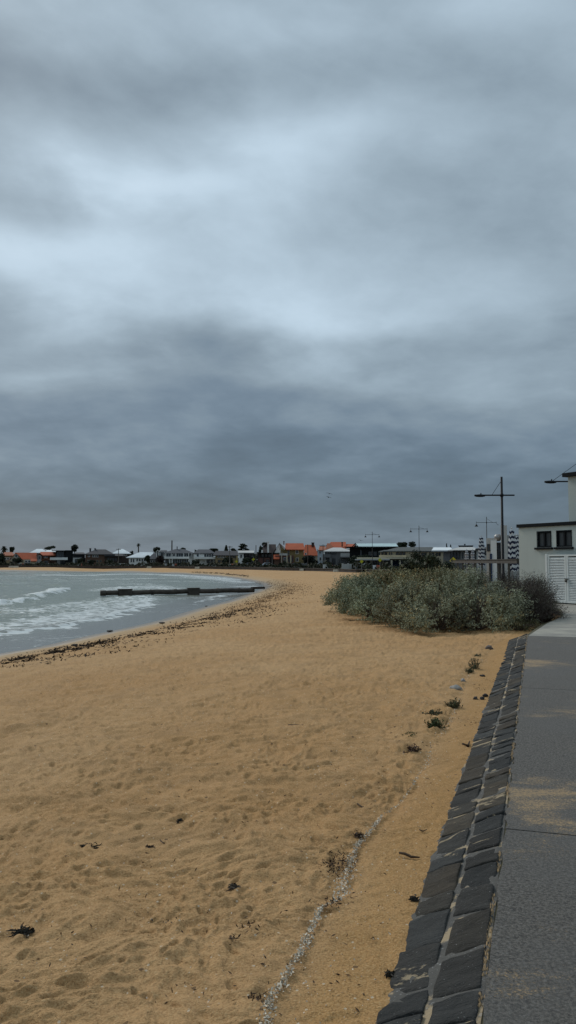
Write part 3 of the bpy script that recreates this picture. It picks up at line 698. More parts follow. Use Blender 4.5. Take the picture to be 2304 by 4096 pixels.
flakes('shell_fragments', pts, .0042, attrmat('shells', .6, .1, 40.), (.60, .52, .42), .3, tilt=.8, asp=.6)
def rock(label, px, py, r, col, name='stone', flat=.7, cat='stone', group=None):
    p = hit(px, py); bm = bmesh.new(); bmesh.ops.create_icosphere(bm, subdivisions=3, radius=1); sd = random.random()*99
    v = np.array([q.co for q in bm.verts]); n = 1+.35*fbm(v[:, 0]*1.3+sd, v[:, 1]*1.3+v[:, 2], 3, 3)
    for q, k in zip(bm.verts, n): q.co = Vector((q.co.x*k*r, q.co.y*k*r*.8, q.co.z*k*r*flat))
    me = bpy.data.meshes.new(name); bm.to_mesh(me); bm.free(); me.materials.append(mat('rock_%02d' % int(col[0]*100), col, .85, .35, 18, .01, 40))
    for f in me.polygons: f.use_smooth = True
    o = bpy.data.objects.new(name, me); COL.objects.link(o); o.location = (p.x, p.y, p.z+r*flat*.35); o.rotation_euler = (0, 0, random.random()*6)
    return tag(o, label, cat, group)
rock('small dark stone lying alone on sand, left of the pair of stones beside the edging', 1902, 2797, .034, (.07, .06, .05))
rock('dark stone touching the stone edging, front one of a pair', 1929, 2797, .036, (.035, .03, .028))
rock('dark stone behind the front one of the pair by the edging', 1941, 2785, .036, (.03, .028, .028))
rock('flat dark stone on sand above the pair by the edging', 1930, 2705, .045, (.03, .024, .02), flat=.45)
rock('pale grey stone half buried in the weedy strip of sand', 1822, 2757, .085, (.30, .28, .25), flat=.5)
rock('small pale stone up the sand from the larger pale grey one', 1851, 2727, .045, (.28, .26, .24))
rock('brown grey stone on sand near the foot of the saltbush', 1956, 2597, .085, (.16, .13, .11))
for lab, px, py, r in (('blackish seaweed lump at the waterline, nearest the camera', 300, 2578, .16), ('second blackish seaweed lump from the camera along the waterline', 245, 2588, .12),
                       ('long black seaweed lump halfway along the waterline', 440, 2522, .24), ('dark driftwood block on the wet sand short of the pipe', 648, 2490, .22),
                       ('small dark seaweed lump farthest along the waterline, nearest the pipe', 825, 2424, .16)):
    rock(lab, px, py, r*.62, (.03, .022, .016), 'seaweed_lump', .28, 'seaweed')
def weedclump(label, px, py, r, n, col=(.022, .018, .012)):
    p = hit(px, py); o = thing('seaweed_clump', label, 'seaweed', p)
    B = MB(); 
    for _ in range(n):
        a = random.random()*6.28; q = [Vector((random.gauss(0, r*.35), random.gauss(0, r*.35), random.uniform(.0, .02)))]
        for k in range(4):
            a += random.uniform(-.9, .9); q.append(q[-1]+Vector((math.cos(a), math.sin(a), random.uniform(-.2, .25)))*r*.28)
            q[-1].z = max(q[-1].z, .004)
        B.tube(q, [.0015, .003, .0035, .003, .0015], 4)
    B.build('strands', mat('kelp_%02d' % int(col[0]*1000), col, .7, .4, 12), o)
    k = n*5; P = RNG.normal(0, r*.42, (k, 3)); P[:, 2] = np.abs(P[:, 2])*.35+.008
    V, Q = leafcloud(P, np.tile([0, 0, 1.], (k, 1)), .010, .4, .8)
    npmesh('fronds', V, Q, weedm, o, False, attrs={'col': ('POINT', 'FLOAT_COLOR', np.repeat(colour(k, col, .4), 4, 0))})
weedclump('tangled black seaweed clump near the lower left corner of the beach', 95, 3738, .045, 50)
weedclump('scattered bits of black seaweed in a ring on the sand, left side', 350, 3398, .06, 22)
weedclump('small brown twiggy seaweed scrap right of the ring of black seaweed', 600, 3396, .03, 14, (.05, .03, .018))
weedclump('small black seaweed scrap alone in the middle of the sand', 718, 3289, .022, 10)
weedclump('grey brown tuft of dried weed right of centre low on the sand', 935, 3555, .035, 12, (.06, .045, .03))
weedclump('dark seaweed tuft caught against the stone edging near the bottom of the frame', 1562, 3905, .020, 12)
weedclump('black weed tuft at the foot of the edging, upper of the two', 1655, 3605, .028, 14)
weedclump('dark weed knot on the shell grit line', 1435, 3348, .025, 14, (.035, .02, .014))
def stick(label, pl, r, col=(.055, .035, .02)):
    q = [hit(*p) for p in pl]; c = q[0].copy(); B = MB(); L = [(v-c)+Vector((0, 0, r*1.0+random.uniform(0, r))) for v in q]
    B.tube(L, [r*.8]+[r]*(len(L)-2)+[r*.45], 6); o = B.build('stick', mat('stick_bark', col, .9, .35, 20), None, True); o.location = c
    tag(o, label, 'stick')
stick('dark curved stick on smooth sand left of the stone edging', [(1597, 3421), (1620, 3426), (1645, 3433), (1679, 3436)], .008)
stick('thin straight brown stick beside a dent in the middle of the beach', [(1152, 2906), (1185, 2908), (1222, 2907)], .012)
stick('bent twig with dark tip above the shell grit line', [(1430, 3221), (1450, 3234), (1475, 3240), (1502, 3236)], .006)
stick('short curved twig between the dark stick and the edging', [(1678, 3321), (1692, 3328), (1708, 3322)], .004)
stick('slim brown twig left of the bent one, lower down', [(640, 3365), (650, 3375), (660, 3378)], .005)
stick('short brown twig right of the slim one on the left sand', [(685, 3385), (705, 3386), (722, 3380)], .006)
stick('faint thin twig far up the beach', [(880, 2698), (910, 2697), (945, 2692)], .010)
stick('angled twig leaning on the stone edging', [(1850, 2985), (1872, 2990), (1878, 2972)], .012)
def weed(label, px, py, r, n, col=(.035, .055, .018), h=.12):
    p = hit(px, py); o = thing('beach_weed', label, 'weed', p); k = n*9
    a = RNG.random(n)*6.28; e = RNG.uniform(.3, 1.4, n); d = np.stack([np.sin(e)*np.cos(a), np.sin(e)*np.sin(a), np.cos(e)*h/r], 1)
    root = RNG.normal(0, r*.3, (n, 3)); root[:, 2] = 0; tt = RNG.random((n, 9))
    q = (root[:, None]+d[:, None]*(tt*r)[..., None]+RNG.normal(0, .008, (n, 9, 3))).reshape(-1, 3); q[:, 2] = np.abs(q[:, 2])+.005
    V, Q = leafcloud(q, np.repeat(d, 9, 0), .008+.0006*p.y, .4, .8)
    npmesh('leaves', V, Q, leafmat(), o, False, attrs={'col': ('POINT', 'FLOAT_COLOR', np.repeat(colour(k, tuple(q*1.5 for q in col), .35), 4, 0))})
    B = MB()
    for i in range(n): B.tube([tuple(root[i]), tuple(root[i]+d[i]*r*.9)], .003, 4)
    B.build('stems', mat('weed_stem', (.06, .05, .025), .9), o)
weed('bright green weed tuft, fullest one in the strip of weeds on the sand', 1743, 2915, 0.102, 60)
weed('flat green weed just below and left of the full tuft', 1645, 2951, 0.081, 26, h=.05)
weed('dark green weed above the full tuft, leaning left', 1815, 2832, 0.102, 40, (.04, .045, .018))
weed('thin trailing weed between the dark one and the full tuft', 1730, 2860, 0.102, 24, (.05, .055, .03), .06)
weed('wispy weed with upright shoots, highest on the sand but one', 1897, 2678, 0.112, 30, (.055, .06, .03), .22)
weed('low dark weed left of the wispy one', 1875, 2692, 0.081, 24, (.03, .04, .018), .08)
weed('tiny weed tuft farthest up the sand near the saltbush', 1912, 2632, 0.076, 22, (.05, .055, .03), .08)
weed('brown dead weed on the sand above the grit line', 1650, 3008, 0.071, 22, (.07, .04, .03), .06)
# ------------------------------------------------------------------ outfall pipe
def pipe():
    A = onz(418, 2381, 0); E = hit(1048, 2361)
    A = at(418, 2372, 69.5); A.z = .28; E = at(1040, 2358, 73.5); E.z = .46
    E = Vector((at(1040, 2358, 75).x, 75, .36))
    o = thing('outfall_pipe', 'long dark concrete outfall pipe with collars running off the beach into the shallow water', 'pipe', A)
    d = E-A; L = d.length; u = d.normalized(); side = u.cross(Vector((0, 0, 1))).normalized(); m = mat('wet_concrete', (.055, .045, .036), .7, .45, 2.0, .02, 8)
    B = MB(); B.tube([u*(L*k/24)+Vector((0, 0, .02*math.sin(k*1.1))) for k in range(24)], [.215]*24, 14); B.build('pipe_barrel', m, o, True)
    def dpx(px): return (px-418)/(1040-418)*L
    for px in (600, 690, 860, 950):
        c = u*dpx(px); MB().tube([c-u*.12, c+u*.12], .24, 14).build('collar', m, o, True, )
    M3 = Matrix((tuple((u.x, side.x, 0)), (u.y, side.y, 0), (u.z, side.z, 1)))
    M4 = M3.to_4x4()
    for (x0, x1, z0, z1) in ((470, 520, -.9, .27), (740, 784, -.7, .26)):
        s0, s1 = dpx(x0), dpx(x1)
        MB().box(s0, s1, -.27, .27, z0, z1, 0, M4).box(s0-.05, s1+.05, -.30, .30, z1+.002, z1+.06, 0, M4).build('support_block', mat('block_concrete', (.05, .042, .034), .75, .4, 3, .02, 8), o, False)
    s0 = dpx(1005); MB().box(s0, L+.4, -.30, .30, .10, .30, 0, M4).build('end_slab', mat('slab_dark', (.035, .03, .026), .8), o)
    MB().tube([u*-.35, u*.1], .25, 14).build('pipe_mouth', m, o, True)
pipe()
# ------------------------------------------------------------------ far sea wall along the bay
def sea_wall():
    pts = bsm[28:]; o = thing('sea_wall', 'long low dark stone sea wall along the back of the far beach', 'wall', (pts[0][0], pts[0][1], 1.2)); ox, oy = pts[0]
    B = MB(); C = MB(); n = len(pts)
    for bld, w0, w1, z0, z1 in ((B, -.25, .25, .9, 1.66), (C, -.33, .33, 1.662, 1.76)):
        vs = []; fs = []
        for i, (x, y) in enumerate(pts):
            a = Vector((*pts[max(i-1, 0)], 0)); c = Vector((*pts[min(i+1, n-1)], 0)); t_ = (c-a).normalized(); nn = Vector((t_.y, -t_.x, 0))
            for w, z in ((w0, z0), (w1, z0), (w1, z1), (w0, z1)): vs.append((x-ox+nn.x*w, y-oy+nn.y*w, z-1.2))
        for i in range(n-1):
            for j in range(4): fs.append((i*4+j, i*4+(j+1) % 4, (i+1)*4+(j+1) % 4, (i+1)*4+j))
        bld.add(vs, fs)
    B.build('wall_body', mat('dark_seawall', (.060, .050, .043), .9, .35, .5, .05, 3), o); C.build('coping', mat('seawall_cap', (.085, .075, .065), .9, .25, .6), o)
sea_wall()
# ------------------------------------------------------------------ houses
def zat(py, D): return EYE+(HOR-py)*D/F
glass = mat('house_glass', (.035, .045, .055), .12, .3, .4, spec=.6)
WALLM = {'cream': (.46, .40, .28), 'white': (.76, .76, .73), 'brick': (.115, .065, .045), 'dark': (.020, .020, .022), 'ochre': (.235, .185, .085), 'grey': (.15, .15, .15), 'brown': (.045, .033, .027), 'tan': (.28, .22, .13),
         'orange': (.37, .085, .035), 'orange2': (.30, .10, .05), 'whiteroof': (.66, .70, .71), 'slate': (.058, .064, .074), 'darkroof': (.050, .050, .055), 'brownroof': (.055, .040, .036), 'mauve': (.12, .06, .05), 'tealroof': (.40, .52, .53),
         'greenroof': (.075, .082, .078), 'canopy': (.50, .45, .33), 'palegrey': (.44, .44, .42), 'paleblue': (.40, .46, .50), 'steel': (.14, .17, .20), 'navy': (.03, .05, .10), 'black': (.008, .009, .010)}
def hm(n): return mat('house_'+n, WALLM[n], .85, .14, .35, streak=True)
class House:
    def __init__(s, name, label, D, pxc, depth=9, cat='house'):
        s.D = D; s.pxc = pxc; s.a = math.atan((pxc-1152)/F); s.k = D*math.cos(s.a)/F; s.depth = depth
        p = Vector(((pxc-1152)/F*D, D, 1.385)); s.o = thing(name, label, cat, p, -s.a); s.last = None
    def x(s, px): return (px-s.pxc)*s.k
    def z(s, py): return zat(py, s.D)-1.385
    def box(s, part, m, x0, x1, yt, yb, d0=0., d1=None, parent=None, label=None):
        zb = 0 if yb is None else s.z(yb)
        o = MB().box(s.x(x0), s.x(x1), d0, s.depth if d1 is None else d1, zb, s.z(yt)).build(part, hm(m), parent or s.o)
        if label: o['label'] = label
        s.last = o; return o
    def wall(s, m, x0, x1, yt, yb=None, d0=0., d1=None, part='wall'): return s.box(part, m, x0, x1, yt, yb, d0, d1)
    def win(s, x0, x1, yt, yb, n=1, d=0., frame='white', door=False):
        w = (x1-x0)/n
        for i in range(n):
            a, c = s.x(x0+i*w+w*.08), s.x(x0+(i+1)*w-w*.08); z0, z1 = s.z(yb), s.z(yt); t = min(.10, (c-a)*.12)
            B = MB(); B.box(a, a+t, d-.08, d-.003, z0, z1).box(c-t, c, d-.08, d-.003, z0, z1).box(a+t, c-t, d-.08, d-.003, z1-t, z1).box(a+t, c-t, d-.08, d-.003, z0, z0+t)
            f = B.build('door' if door else 'window', hm(frame), s.o)
            MB().box(a+t, c-t, d-.04, d-.003, z0+t, z1-t).build('pane', glass, f)
    def hip(s, m, x0, x1, ye, xr0, xr1, yr, d0=-.5, d1=None, part='roof'):
        d1 = s.depth+.5 if d1 is None else d1; a, c, r0, r1 = s.x(x0), s.x(x1), s.x(xr0), s.x(xr1); ze, zr = s.z(ye), s.z(yr); dm = (d0+d1)/2
        vs = [(a, d0, ze), (c, d0, ze), (c, d1, ze), (a, d1, ze), (r0, dm, zr), (r1, dm, zr)]
        vs += [(v[0], v[1], v[2]-.18) for v in vs[:4]]
        fs = [(0, 1, 5, 4), (1, 2, 5), (2, 3, 4, 5), (3, 0, 4), (6, 7, 1, 0), (7, 8, 2, 1), (8, 9, 3, 2), (9, 6, 0, 3), (9, 8, 7, 6)]
        s.roof = MB().add(vs, fs).build(part, hm(m), s.o); return s.roof
    def gside(s, m, x0, x1, ye, yr, d0=-.5, d1=None, gable=None, xr0=None, xr1=None):
        """ridge runs left-right, gable ends at the sides"""
        d1 = s.depth+.5 if d1 is None else d1; a, c = s.x(x0), s.x(x1); ra = s.x(x0 if xr0 is None else xr0); rc = s.x(x1 if xr1 is None else xr1); ze, zr = s.z(ye), s.z(yr); dm = (d0+d1)/2; t = .2
        vs = [(a, d0, ze), (c, d0, ze), (rc, dm, zr), (ra, dm, zr), (a, d1, ze), (c, d1, ze)]; vs += [(v[0], v[1], v[2]-t) for v in vs]
        fs = [(0, 1, 2, 3), (3, 2, 5, 4), (6, 9, 8, 7), (9, 10, 11, 8), (0, 6, 7, 1), (4, 5, 11, 10), (0, 3, 9, 6), (3, 4, 10, 9), (1, 7, 8, 2), (2, 8, 11, 5)]
        s.roof = MB().add(vs, fs).build('roof', hm(m), s.o)
        if gable: MB().add([(a+.25, d0+.3, ze-t), (a+.25, d1-.3, ze-t), (ra+.25, dm, zr-t*1.2), (c-.25, d0+.3, ze-t), (c-.25, d1-.3, ze-t), (rc-.25, dm, zr-t*1.2)], [(0, 1, 2), (3, 5, 4), (0, 2, 5, 3), (1, 4, 5, 2)]).build('gable', hm(gable), s.o)
        return s.roof
    def gfront(s, m, x0, x1, ye, yr, d0=-.5, d1=None, gable='white', xp=None, d1r=None):
        """gable faces the bay"""
        d1 = s.depth if d1 is None else d1; a, c = s.x(x0), s.x(x1); p = s.x((x0+x1)/2 if xp is None else xp); ze, zr = s.z(ye), s.z(yr); t = .22
        vs = [(a, d0, ze), (p, d0, zr), (c, d0, ze), (a, d1, ze), (p, d1, zr), (c, d1, ze)]; vs += [(v[0], v[1], v[2]-t) for v in vs]
        fs = [(0, 1, 4, 3), (1, 2, 5, 4), (6, 9, 10, 7), (7, 10, 11, 8), (0, 6, 7, 1), (1, 7, 8, 2), (3, 4, 10, 9), (4, 5, 11, 10), (0, 3, 9, 6), (2, 8, 11, 5)]
        s.roof = MB().add(vs, fs).build('roof', hm(m), s.o)
        MB().prism([(a+.3, ze-t-.02), (c-.3, ze-t-.02), (p, zr-t*1.25)], d0+.35, d0+.65).build('gable', hm(gable), s.o); return s.roof
    def chim(s, m, x0, x1, yt, yb, d=None, parent=None):
        d = s.depth/2-.4 if d is None else d
        a, c, z0, z1 = s.x(x0), s.x(x1), s.z(yb), s.z(yt); w = max(.5, c-a)
        MB().box(a, c, d, d+w, z0, z1).box(a-.08, c+.08, d-.08, d+w+.08, z1+.002, z1+.14).build('chimney', hm(m), parent or s.roof)
    def cols(s, m, xs, yt, yb=None, d=-1.2, w=.28):
        for x in xs: X = s.x(x); MB().box(X-w/2, X+w/2, d, d+w, 0 if yb is None else s.z(yb), s.z(yt)).build('column', hm(m), s.o)
    def balc(s, m, x0, x1, yt, yb, d0=-1.4, d1=-.003): return s.box('balcony', m, x0, x1, yt, yb, d0, d1)
h = House('brick_house', 'yellow brick house with orange tiled hip roof at the far left edge, beside the palm', 322, 38)
h.wall('tan', 10, 60, 2222); h.hip('orange2', 6, 64, 2222, 20, 50, 2208); h.win(18, 50, 2230, 2240, 3)
h = House('gabled_house', 'cream house with steep front gable and long bright orange roof', 312, 92)
h.wall('cream', 44, 146, 2238); h.gside('orange', 60, 149, 2237, 2210, 1, 10); h.gfront('orange2', 36, 96, 2242, 2211, -1.2, 4, 'cream', 66)
h.wall('cream', 48, 88, 2242, None, -.9, -.003); h.win(60, 74, 2218, 2230, 1, -.9); h.win(100, 125, 2241, 2250, 2); h.win(53, 82, 2243, 2255, 3, -.9); h.gside('orange', 124, 150, 2244, 2235, -3, 1); h.wall('cream', 127, 148, 2245, None, -2.4, -.003)
h = House('white_roofed_house', 'house with broad white hip roof showing behind the orange roofs', 340, 158)
h.wall('white', 128, 190, 2211); h.hip('whiteroof', 119, 196, 2211, 148, 170, 2195); h.win(135, 180, 2213, 2220, 4)
h = House('white_roofed_house', 'low white roofed house between the flat-topped tree and the black modern house', 345, 207)
h.wall('palegrey', 190, 222, 2209); h.gside('whiteroof', 186, 225, 2209, 2200)
h = House('brick_house', 'brown brick two storey house with orange tile roof and front gabled porch', 315, 187)
h.wall('brick', 150, 225, 2221); h.gside('orange', 162, 228, 2221, 2207, -.5, 9); h.gfront('orange2', 147, 172, 2221, 2211, -1.2, 4, 'brick'); h.wall('brick', 149, 170, 2222, 2240, -.8, -.003)
h.wall('palegrey', 149, 170, 2240, None, -.82, -.003); h.win(152, 167, 2223, 2238, 1, -.8); h.win(177, 192, 2224, 2232, 2); h.gfront('orange2', 167, 206, 2241, 2232, -3, -.8, 'brick'); h.wall('brick', 171, 202, 2241, None, -2.5, -.003); h.win(178, 196, 2244, 2256, 1, -2.5, 'grey', True)
h = House('modern_house', 'black flat roofed modern house with glass corner and white balcony band', 312, 250)
h.wall('dark', 224, 262, 2204); h.wall('black', 262.2, 293, 2203, None, -1); h.box('roof', 'dark', 208, 264, 2202, 2203.8, -2, 9.5); h.win(228, 258, 2206, 2230, 4, 0, 'steel'); h.balc('white', 202, 272, 2230, 2240, -2.2, -1.01)
h.wall('grey', 230, 243, 2240, None, -2, -.003); h.win(243, 262, 2242, 2255, 2, 0, 'dark'); h.box('roof', 'black', 261, 294, 2201, 2202.8, -1.3, 9.5)
h = House('garage_house', 'dark roofed house with pale cream garage front beside the black modern house', 312, 318)
h.wall('dark', 294, 341, 2216); h.hip('darkroof', 292, 344, 2216, 305, 335, 2209); h.wall('palegrey', 293.5, 328, 2231, None, -3, -.003, 'garage'); h.win(299, 322, 2236, 2254, 1, -3, 'grey', True)
h = House('brick_house', 'large red brown brick house with dark hip roof and two chimneys', 308, 400)
h.wall('brick', 343, 420, 2217); r = h.hip('darkroof', 338, 460, 2217, 384, 424, 2197); h.chim('darkroof', 358, 365, 2194, 2212); h.chim('darkroof', 378, 384, 2194, 2206)
h.win(352, 362, 2219, 2228, 1); h.win(370, 395, 2219, 2229, 3); h.win(352, 375, 2240, 2250, 2); h.win(385, 410, 2240, 2250, 2, 0, 'tan'); h.wall('brown', 420.3, 490, 2223); h.gside('darkroof', 418, 495, 2223, 2217, -1, 5); h.win(430, 470, 2230, 2245, 4, 0, 'brown')
h = House('white_roofed_house', 'brown walled house with pale pyramid roof behind the wooden power pole', 325, 487)
h.wall('brown', 455, 520, 2214); h.hip('whiteroof', 447, 526, 2214, 484, 492, 2195); h.win(465, 510, 2216, 2224, 4)
h = House('white_bungalow', 'white bungalow under a long shallow white roof, below the tall palm', 305, 565)
h.wall('white', 517, 615, 2230); h.hip('whiteroof', 505, 621, 2230, 560, 612, 2208); h.win(522, 540, 2234, 2250, 2); h.win(545, 585, 2234, 2246, 4, 0, 'white'); h.wall('grey', 590, 612, 2231, None, -.02, -.003)
h = House('dormered_house', 'slate roofed house with tall white arched dormer window', 302, 632)
h.wall('brown', 596, 655, 2236); h.hip('slate', 590, 662, 2236, 615, 650, 2212); h.wall('white', 626, 637, 2206, 2230, -.6, 4, 'dormer'); h.gfront('white', 624.5, 638.5, 2207, 2199, -.9, 4, 'white'); h.win(628, 635, 2204, 2226, 1, -.6, 'palegrey'); h.win(640, 655, 2210, 2226, 1, -.3); h.wall('paleblue', 638, 657, 2207, 2236, -.3, 5); h.hip('slate', 636, 672, 2207, 645, 668, 2200, -.6, 6); h.win(602, 622, 2240, 2250, 2)
h = House('white_mansion', 'wide white two storey house with slate roof, long balcony and glass doors', 300, 716)
h.wall('palegrey', 660, 776, 2213); h.hip('slate', 652, 780, 2213, 700, 738, 2196); h.balc('white', 659, 757, 2227, 2235, -2.2, -.003); h.cols('white', [679, 690, 757, 764], 2235, None, -2); h.cols('palegrey', [664, 686, 704, 735, 755, 768], 2213, 2227, -.8)
h.win(666, 684, 2215, 2227, 2, 0, 'steel'); h.win(691, 702, 2215, 2226, 1, 0, 'white'); h.win(706, 733, 2215, 2227, 3, 0, 'steel'); h.win(737, 772, 2215, 2226, 4, 0, 'steel'); h.win(662, 677, 2237, 2254, 2, 0, 'grey'); h.win(692, 755, 2237, 2254, 7, 0, 'paleblue'); h.chim('darkroof', 707, 710.5, 2187, 2200)
h = House('white_house', 'white two storey house with slate roof and projecting balcony right of the wide mansion', 292, 826)
h.wall('white', 775, 872, 2214); h.hip('slate', 773, 862, 2213, 793, 840, 2197); h.balc('white', 779, 878, 2228, 2236, -2, -.003); h.win(786, 797, 2216, 2227, 1, 0, 'paleblue'); h.win(817, 855, 2216, 2228, 4, 0, 'grey'); h.cols('palegrey', [823, 856, 876], 2236, None, -1.8); h.win(784, 800, 2238, 2252, 2, 0, 'palegrey'); h.win(826, 872, 2238, 2253, 3, 0, 'grey')
h = House('grey_roofed_house', 'cream walled house under a long charcoal roof behind the power pole', 282, 905)
h.wall('tan', 862, 952, 2221); h.gside('darkroof', 852, 955, 2221, 2203, -1, 9, 'grey', 862, 950); h.win(870, 905, 2224, 2232, 3); h.win(912, 945, 2224, 2232, 2, 0, 'grey'); h.wall('ochre', 945, 951.5, 2222, None, -1, -.003); h.win(870, 930, 2240, 2250, 4, 0, 'brown')
h = House('white_house', 'narrow white house with sloping side wall and dark open verandah under the spreading pine', 268, 984)
h.wall('white', 955, 975, 2211, None, -2.5); h.wall('grey', 975.3, 1012, 2214); h.gside('palegrey', 953, 1016, 2211, 2202, -3, 8, 'grey'); h.win(978, 1006, 2216, 2226, 2, 0, 'dark'); h.balc('dark', 976, 1012, 2228, 2234, -2, -.003); h.win(978, 1008, 2236, 2250, 3, 0, 'brown'); h.win(960, 970, 2218, 2232, 1, -2.5, 'palegrey')
h = House('gabled_house', 'dark timber house with steep brown roof, tall white chimney and white gable ends', 250, 1075)
h.wall('brown', 1030, 1118, 2211); h.gside('brownroof', 1048, 1106, 2211, 2176, 0, 9, 'white', 1054, 1104); h.gfront('brownroof', 1092, 1130, 2211, 2171, -1.5, 7, 'white', 1119); h.gfront('brownroof', 1046, 1080, 2190, 2167, 3, 9, 'brown', 1072); h.chim('white', 1069, 1076, 2169, 2211, -.9, h.o)
h.wall('white', 1045, 1052, 2200, 2211, -.2, .6); h.balc('black', 1030, 1118, 2211.4, 2213, -2, 0); h.win(1045, 1085, 2216, 2229, 3, 0, 'dark'); h.wall('mauve', 1030, 1080, 2232, None, -1.6, -.003); h.win(1062, 1078, 2238, 2248, 1, -1.6, 'dark'); h.cols('dark', [1032, 1055, 1084, 1100], 2211.5, None, -1.9, .2)
h = House('ochre_house', 'ochre rendered two storey house with wide orange roof and arched ground floor loggia', 238, 1164)
h.wall('ochre', 1122, 1215, 2199); h.gside('orange', 1140, 1220, 2198, 2172, -.8, 9, 'ochre', 1142, 1214); h.gfront('orange2', 1118, 1146, 2198, 2176, -1.5, 5, 'ochre', 1122); h.win(1181, 1195, 2200, 2216, 1, 0); h.win(1182, 1196, 2231, 2246, 1); h.win(1150, 1158, 2200, 2220, 1, 0, 'palegrey')
h.wall('mauve', 1100, 1175, 2222, None, -2, -.003); h.balc('palegrey', 1118, 1150, 2214, 2222, -2.2, -.5); h.gside('orange', 1095, 1118, 2235, 2219, -3, 1); h.wall('brick', 1098, 1116, 2235, None, -2.5, -.003); h.win(1134, 1147, 2230, 2251, 1, -2, 'paleblue', True); h.win(1152, 1172, 2228, 2248, 2, -2, 'brown'); h.cols('cream', [1127, 1148, 1163], 2222, None, -2.4, .35)
h.chim('brick', 1133, 1137, 2165, 2178)
h = House('orange_roofed_house', 'low house with big steep orange roof and dark brick chimney above the black hedge', 228, 1244)
h.wall('cream', 1214, 1270, 2221); h.gside('orange', 1214, 1273, 2221, 2178, -.5, 9, 'cream', 1219, 1258); h.chim('brown', 1246, 1257, 2171, 2184, 3); h.win(1218, 1228, 2212, 2220, 1, -.6); h.win(1235, 1262, 2226, 2244, 3)
h = House('small_white_house', 'small pale blue white house with short orange roof, left of the grey modern house', 218, 1288)
h.wall('paleblue', 1270, 1304, 2200); h.gside('orange2', 1274, 1306, 2200, 2184, -.5, 8, 'white', 1278, 1300); h.win(1275, 1284, 2204, 2216, 1); h.win(1289, 1300, 2206, 2218, 1); h.win(1275, 1300, 2228, 2244, 2)
h = House('orange_roofed_house', 'large house with stepped bright orange roof and slim chimney behind the white pyramid roof', 232, 1360)
h.wall('cream', 1305, 1418, 2197); h.gside('orange', 1300, 1385, 2197, 2166, -.5, 12, 'white', 1322, 1384); h.gside('orange', 1385.3, 1422, 2188, 2174.5, 1, 10, 'cream'); h.chim('brick', 1366, 1371, 2170, 2186, 1); h.hip('orange2', 1302, 1335, 2197, 1308, 1322, 2173, -2, 5)
h = House('grey_modern_house', 'grey two storey house with pale pyramid roof, upper terrace and gridded ground floor windows', 205, 1352)
h.wall('grey', 1300, 1412, 2205); h.hip('palegrey', 1290, 1412, 2205, 1331, 1364, 2189); h.win(1311, 1346, 2206, 2217, 3, 0, 'dark'); h.balc('palegrey', 1362, 1425, 2213, 2227, -2.2, -1.9); h.balc('grey', 1292, 1322, 2217, 2230, -2, -.4); h.wall('grey', 1360, 1425, 2227.3, 2231, -2.2, -.003); h.cols('grey', [1299, 1322, 1346, 1396], 2230, None, -1.9, .5); h.win(1353, 1391, 2234, 2253, 5, 0, 'palegrey'); h.win(1328, 1344, 2234, 2256, 2, 0, 'dark'); h.win(1303, 1318, 2234, 2256, 1, 0, 'dark'); h.wall('white', 1291, 1299, 2206, 2228, -.4, 4)
h = House('black_modern_house', 'long black walled house with wide pale flat metal roof', 190, 1500)
h.wall('black', 1398, 1590, 2188, None, 0, 9); h.gside('tealroof', 1421, 1592, 2186.5, 2172.5, -1.5, 9, 'black', 1421, 1584); h.box('roof_edge', 'black', 1378, 1592, 2186.8, 2189, -1.6, 9.5); h.win(1440, 1446, 2200, 2228, 1, 0, 'steel'); h.win(1470, 1530, 2205, 2225, 3, 0, 'dark'); h.gfront('black', 1408, 1434, 2187, 2172, -1.8, 0, 'black', 1422)
h = House('cream_house', 'long cream two storey house with grey green hip roof and ground floor canopy', 165, 1640)
h.wall('cream', 1548, 1771, 2205); h.hip('greenroof', 1530, 1776, 2204, 1592, 1728, 2187); h.wall('cream', 1520, 1548, 2206, 2232, .6, 6); h.hip('greenroof', 1512, 1560, 2206, 1535, 1560, 2199, 0, 7)
h.win(1523, 1533, 2209, 2219, 1, .6, 'brown'); h.win(1536, 1546, 2209, 2219, 1, .6, 'brown'); h.win(1553, 1570, 2208, 2221, 2, 0, 'cream'); h.win(1582, 1622, 2209, 2221, 3, 0, 'brown')
for a in (1650, 1684, 1715, 1741): h.win(a, a+21, 2211, 2224, 2, 0, 'brown')
h.balc('cream', 1516, 1625, 2221, 2229, -1.2, -.003); h.box('canopy', 'canopy', 1430, 1640, 2230, 2236, -4, 0); h.box('canopy', 'palegrey', 1424, 1560, 2236.3, 2241, -5.5, -1); h.cols('canopy', [1432, 1466, 1486, 1535, 1567, 1600, 1632], 2241, None, -4.2, .35); h.wall('navy', 1440, 1640, 2241, None, -.5, -.003); h.win(1462, 1530, 2243, 2258, 5, -.5, 'grey'); h.win(1540, 1565, 2243, 2262, 2, -.5, 'steel', True)
h = House('modern_house', 'dark glass fronted house with curved white roof right of the cream house', 150, 1850)
h.wall('grey', 1772, 1905, 2202); h.gside('whiteroof', 1725, 1812, 2201, 2187.5, -.8, 9, 'grey', 1730, 1800); h.hip('palegrey', 1790, 1925, 2201, 1845, 1885, 2185, -1, 10); h.box('roof_edge', 'dark', 1812, 1925, 2201.4, 2204, -1.2, 9); h.win(1800, 1838, 2206, 2236, 3, 0, 'dark'); h.win(1842, 1856, 2207, 2236, 1, 0, 'palegrey'); h.win(1860, 1900, 2206, 2236, 3, 0, 'dark'); h.chim('darkroof', 1834, 1892, 2183, 2190, 4); h.chim('dark', 1857, 1861, 2177, 2184, 4)
h = House('distant_house', 'pale house end showing behind the railing, left of the pale pavilion', 140, 1940)
h.wall('palegrey', 1905, 1990, 2195); h.hip('darkroof', 1900, 1995, 2195, 1930, 1965, 2186); h.win(1915, 1950, 2205, 2220, 2, 0, 'dark')
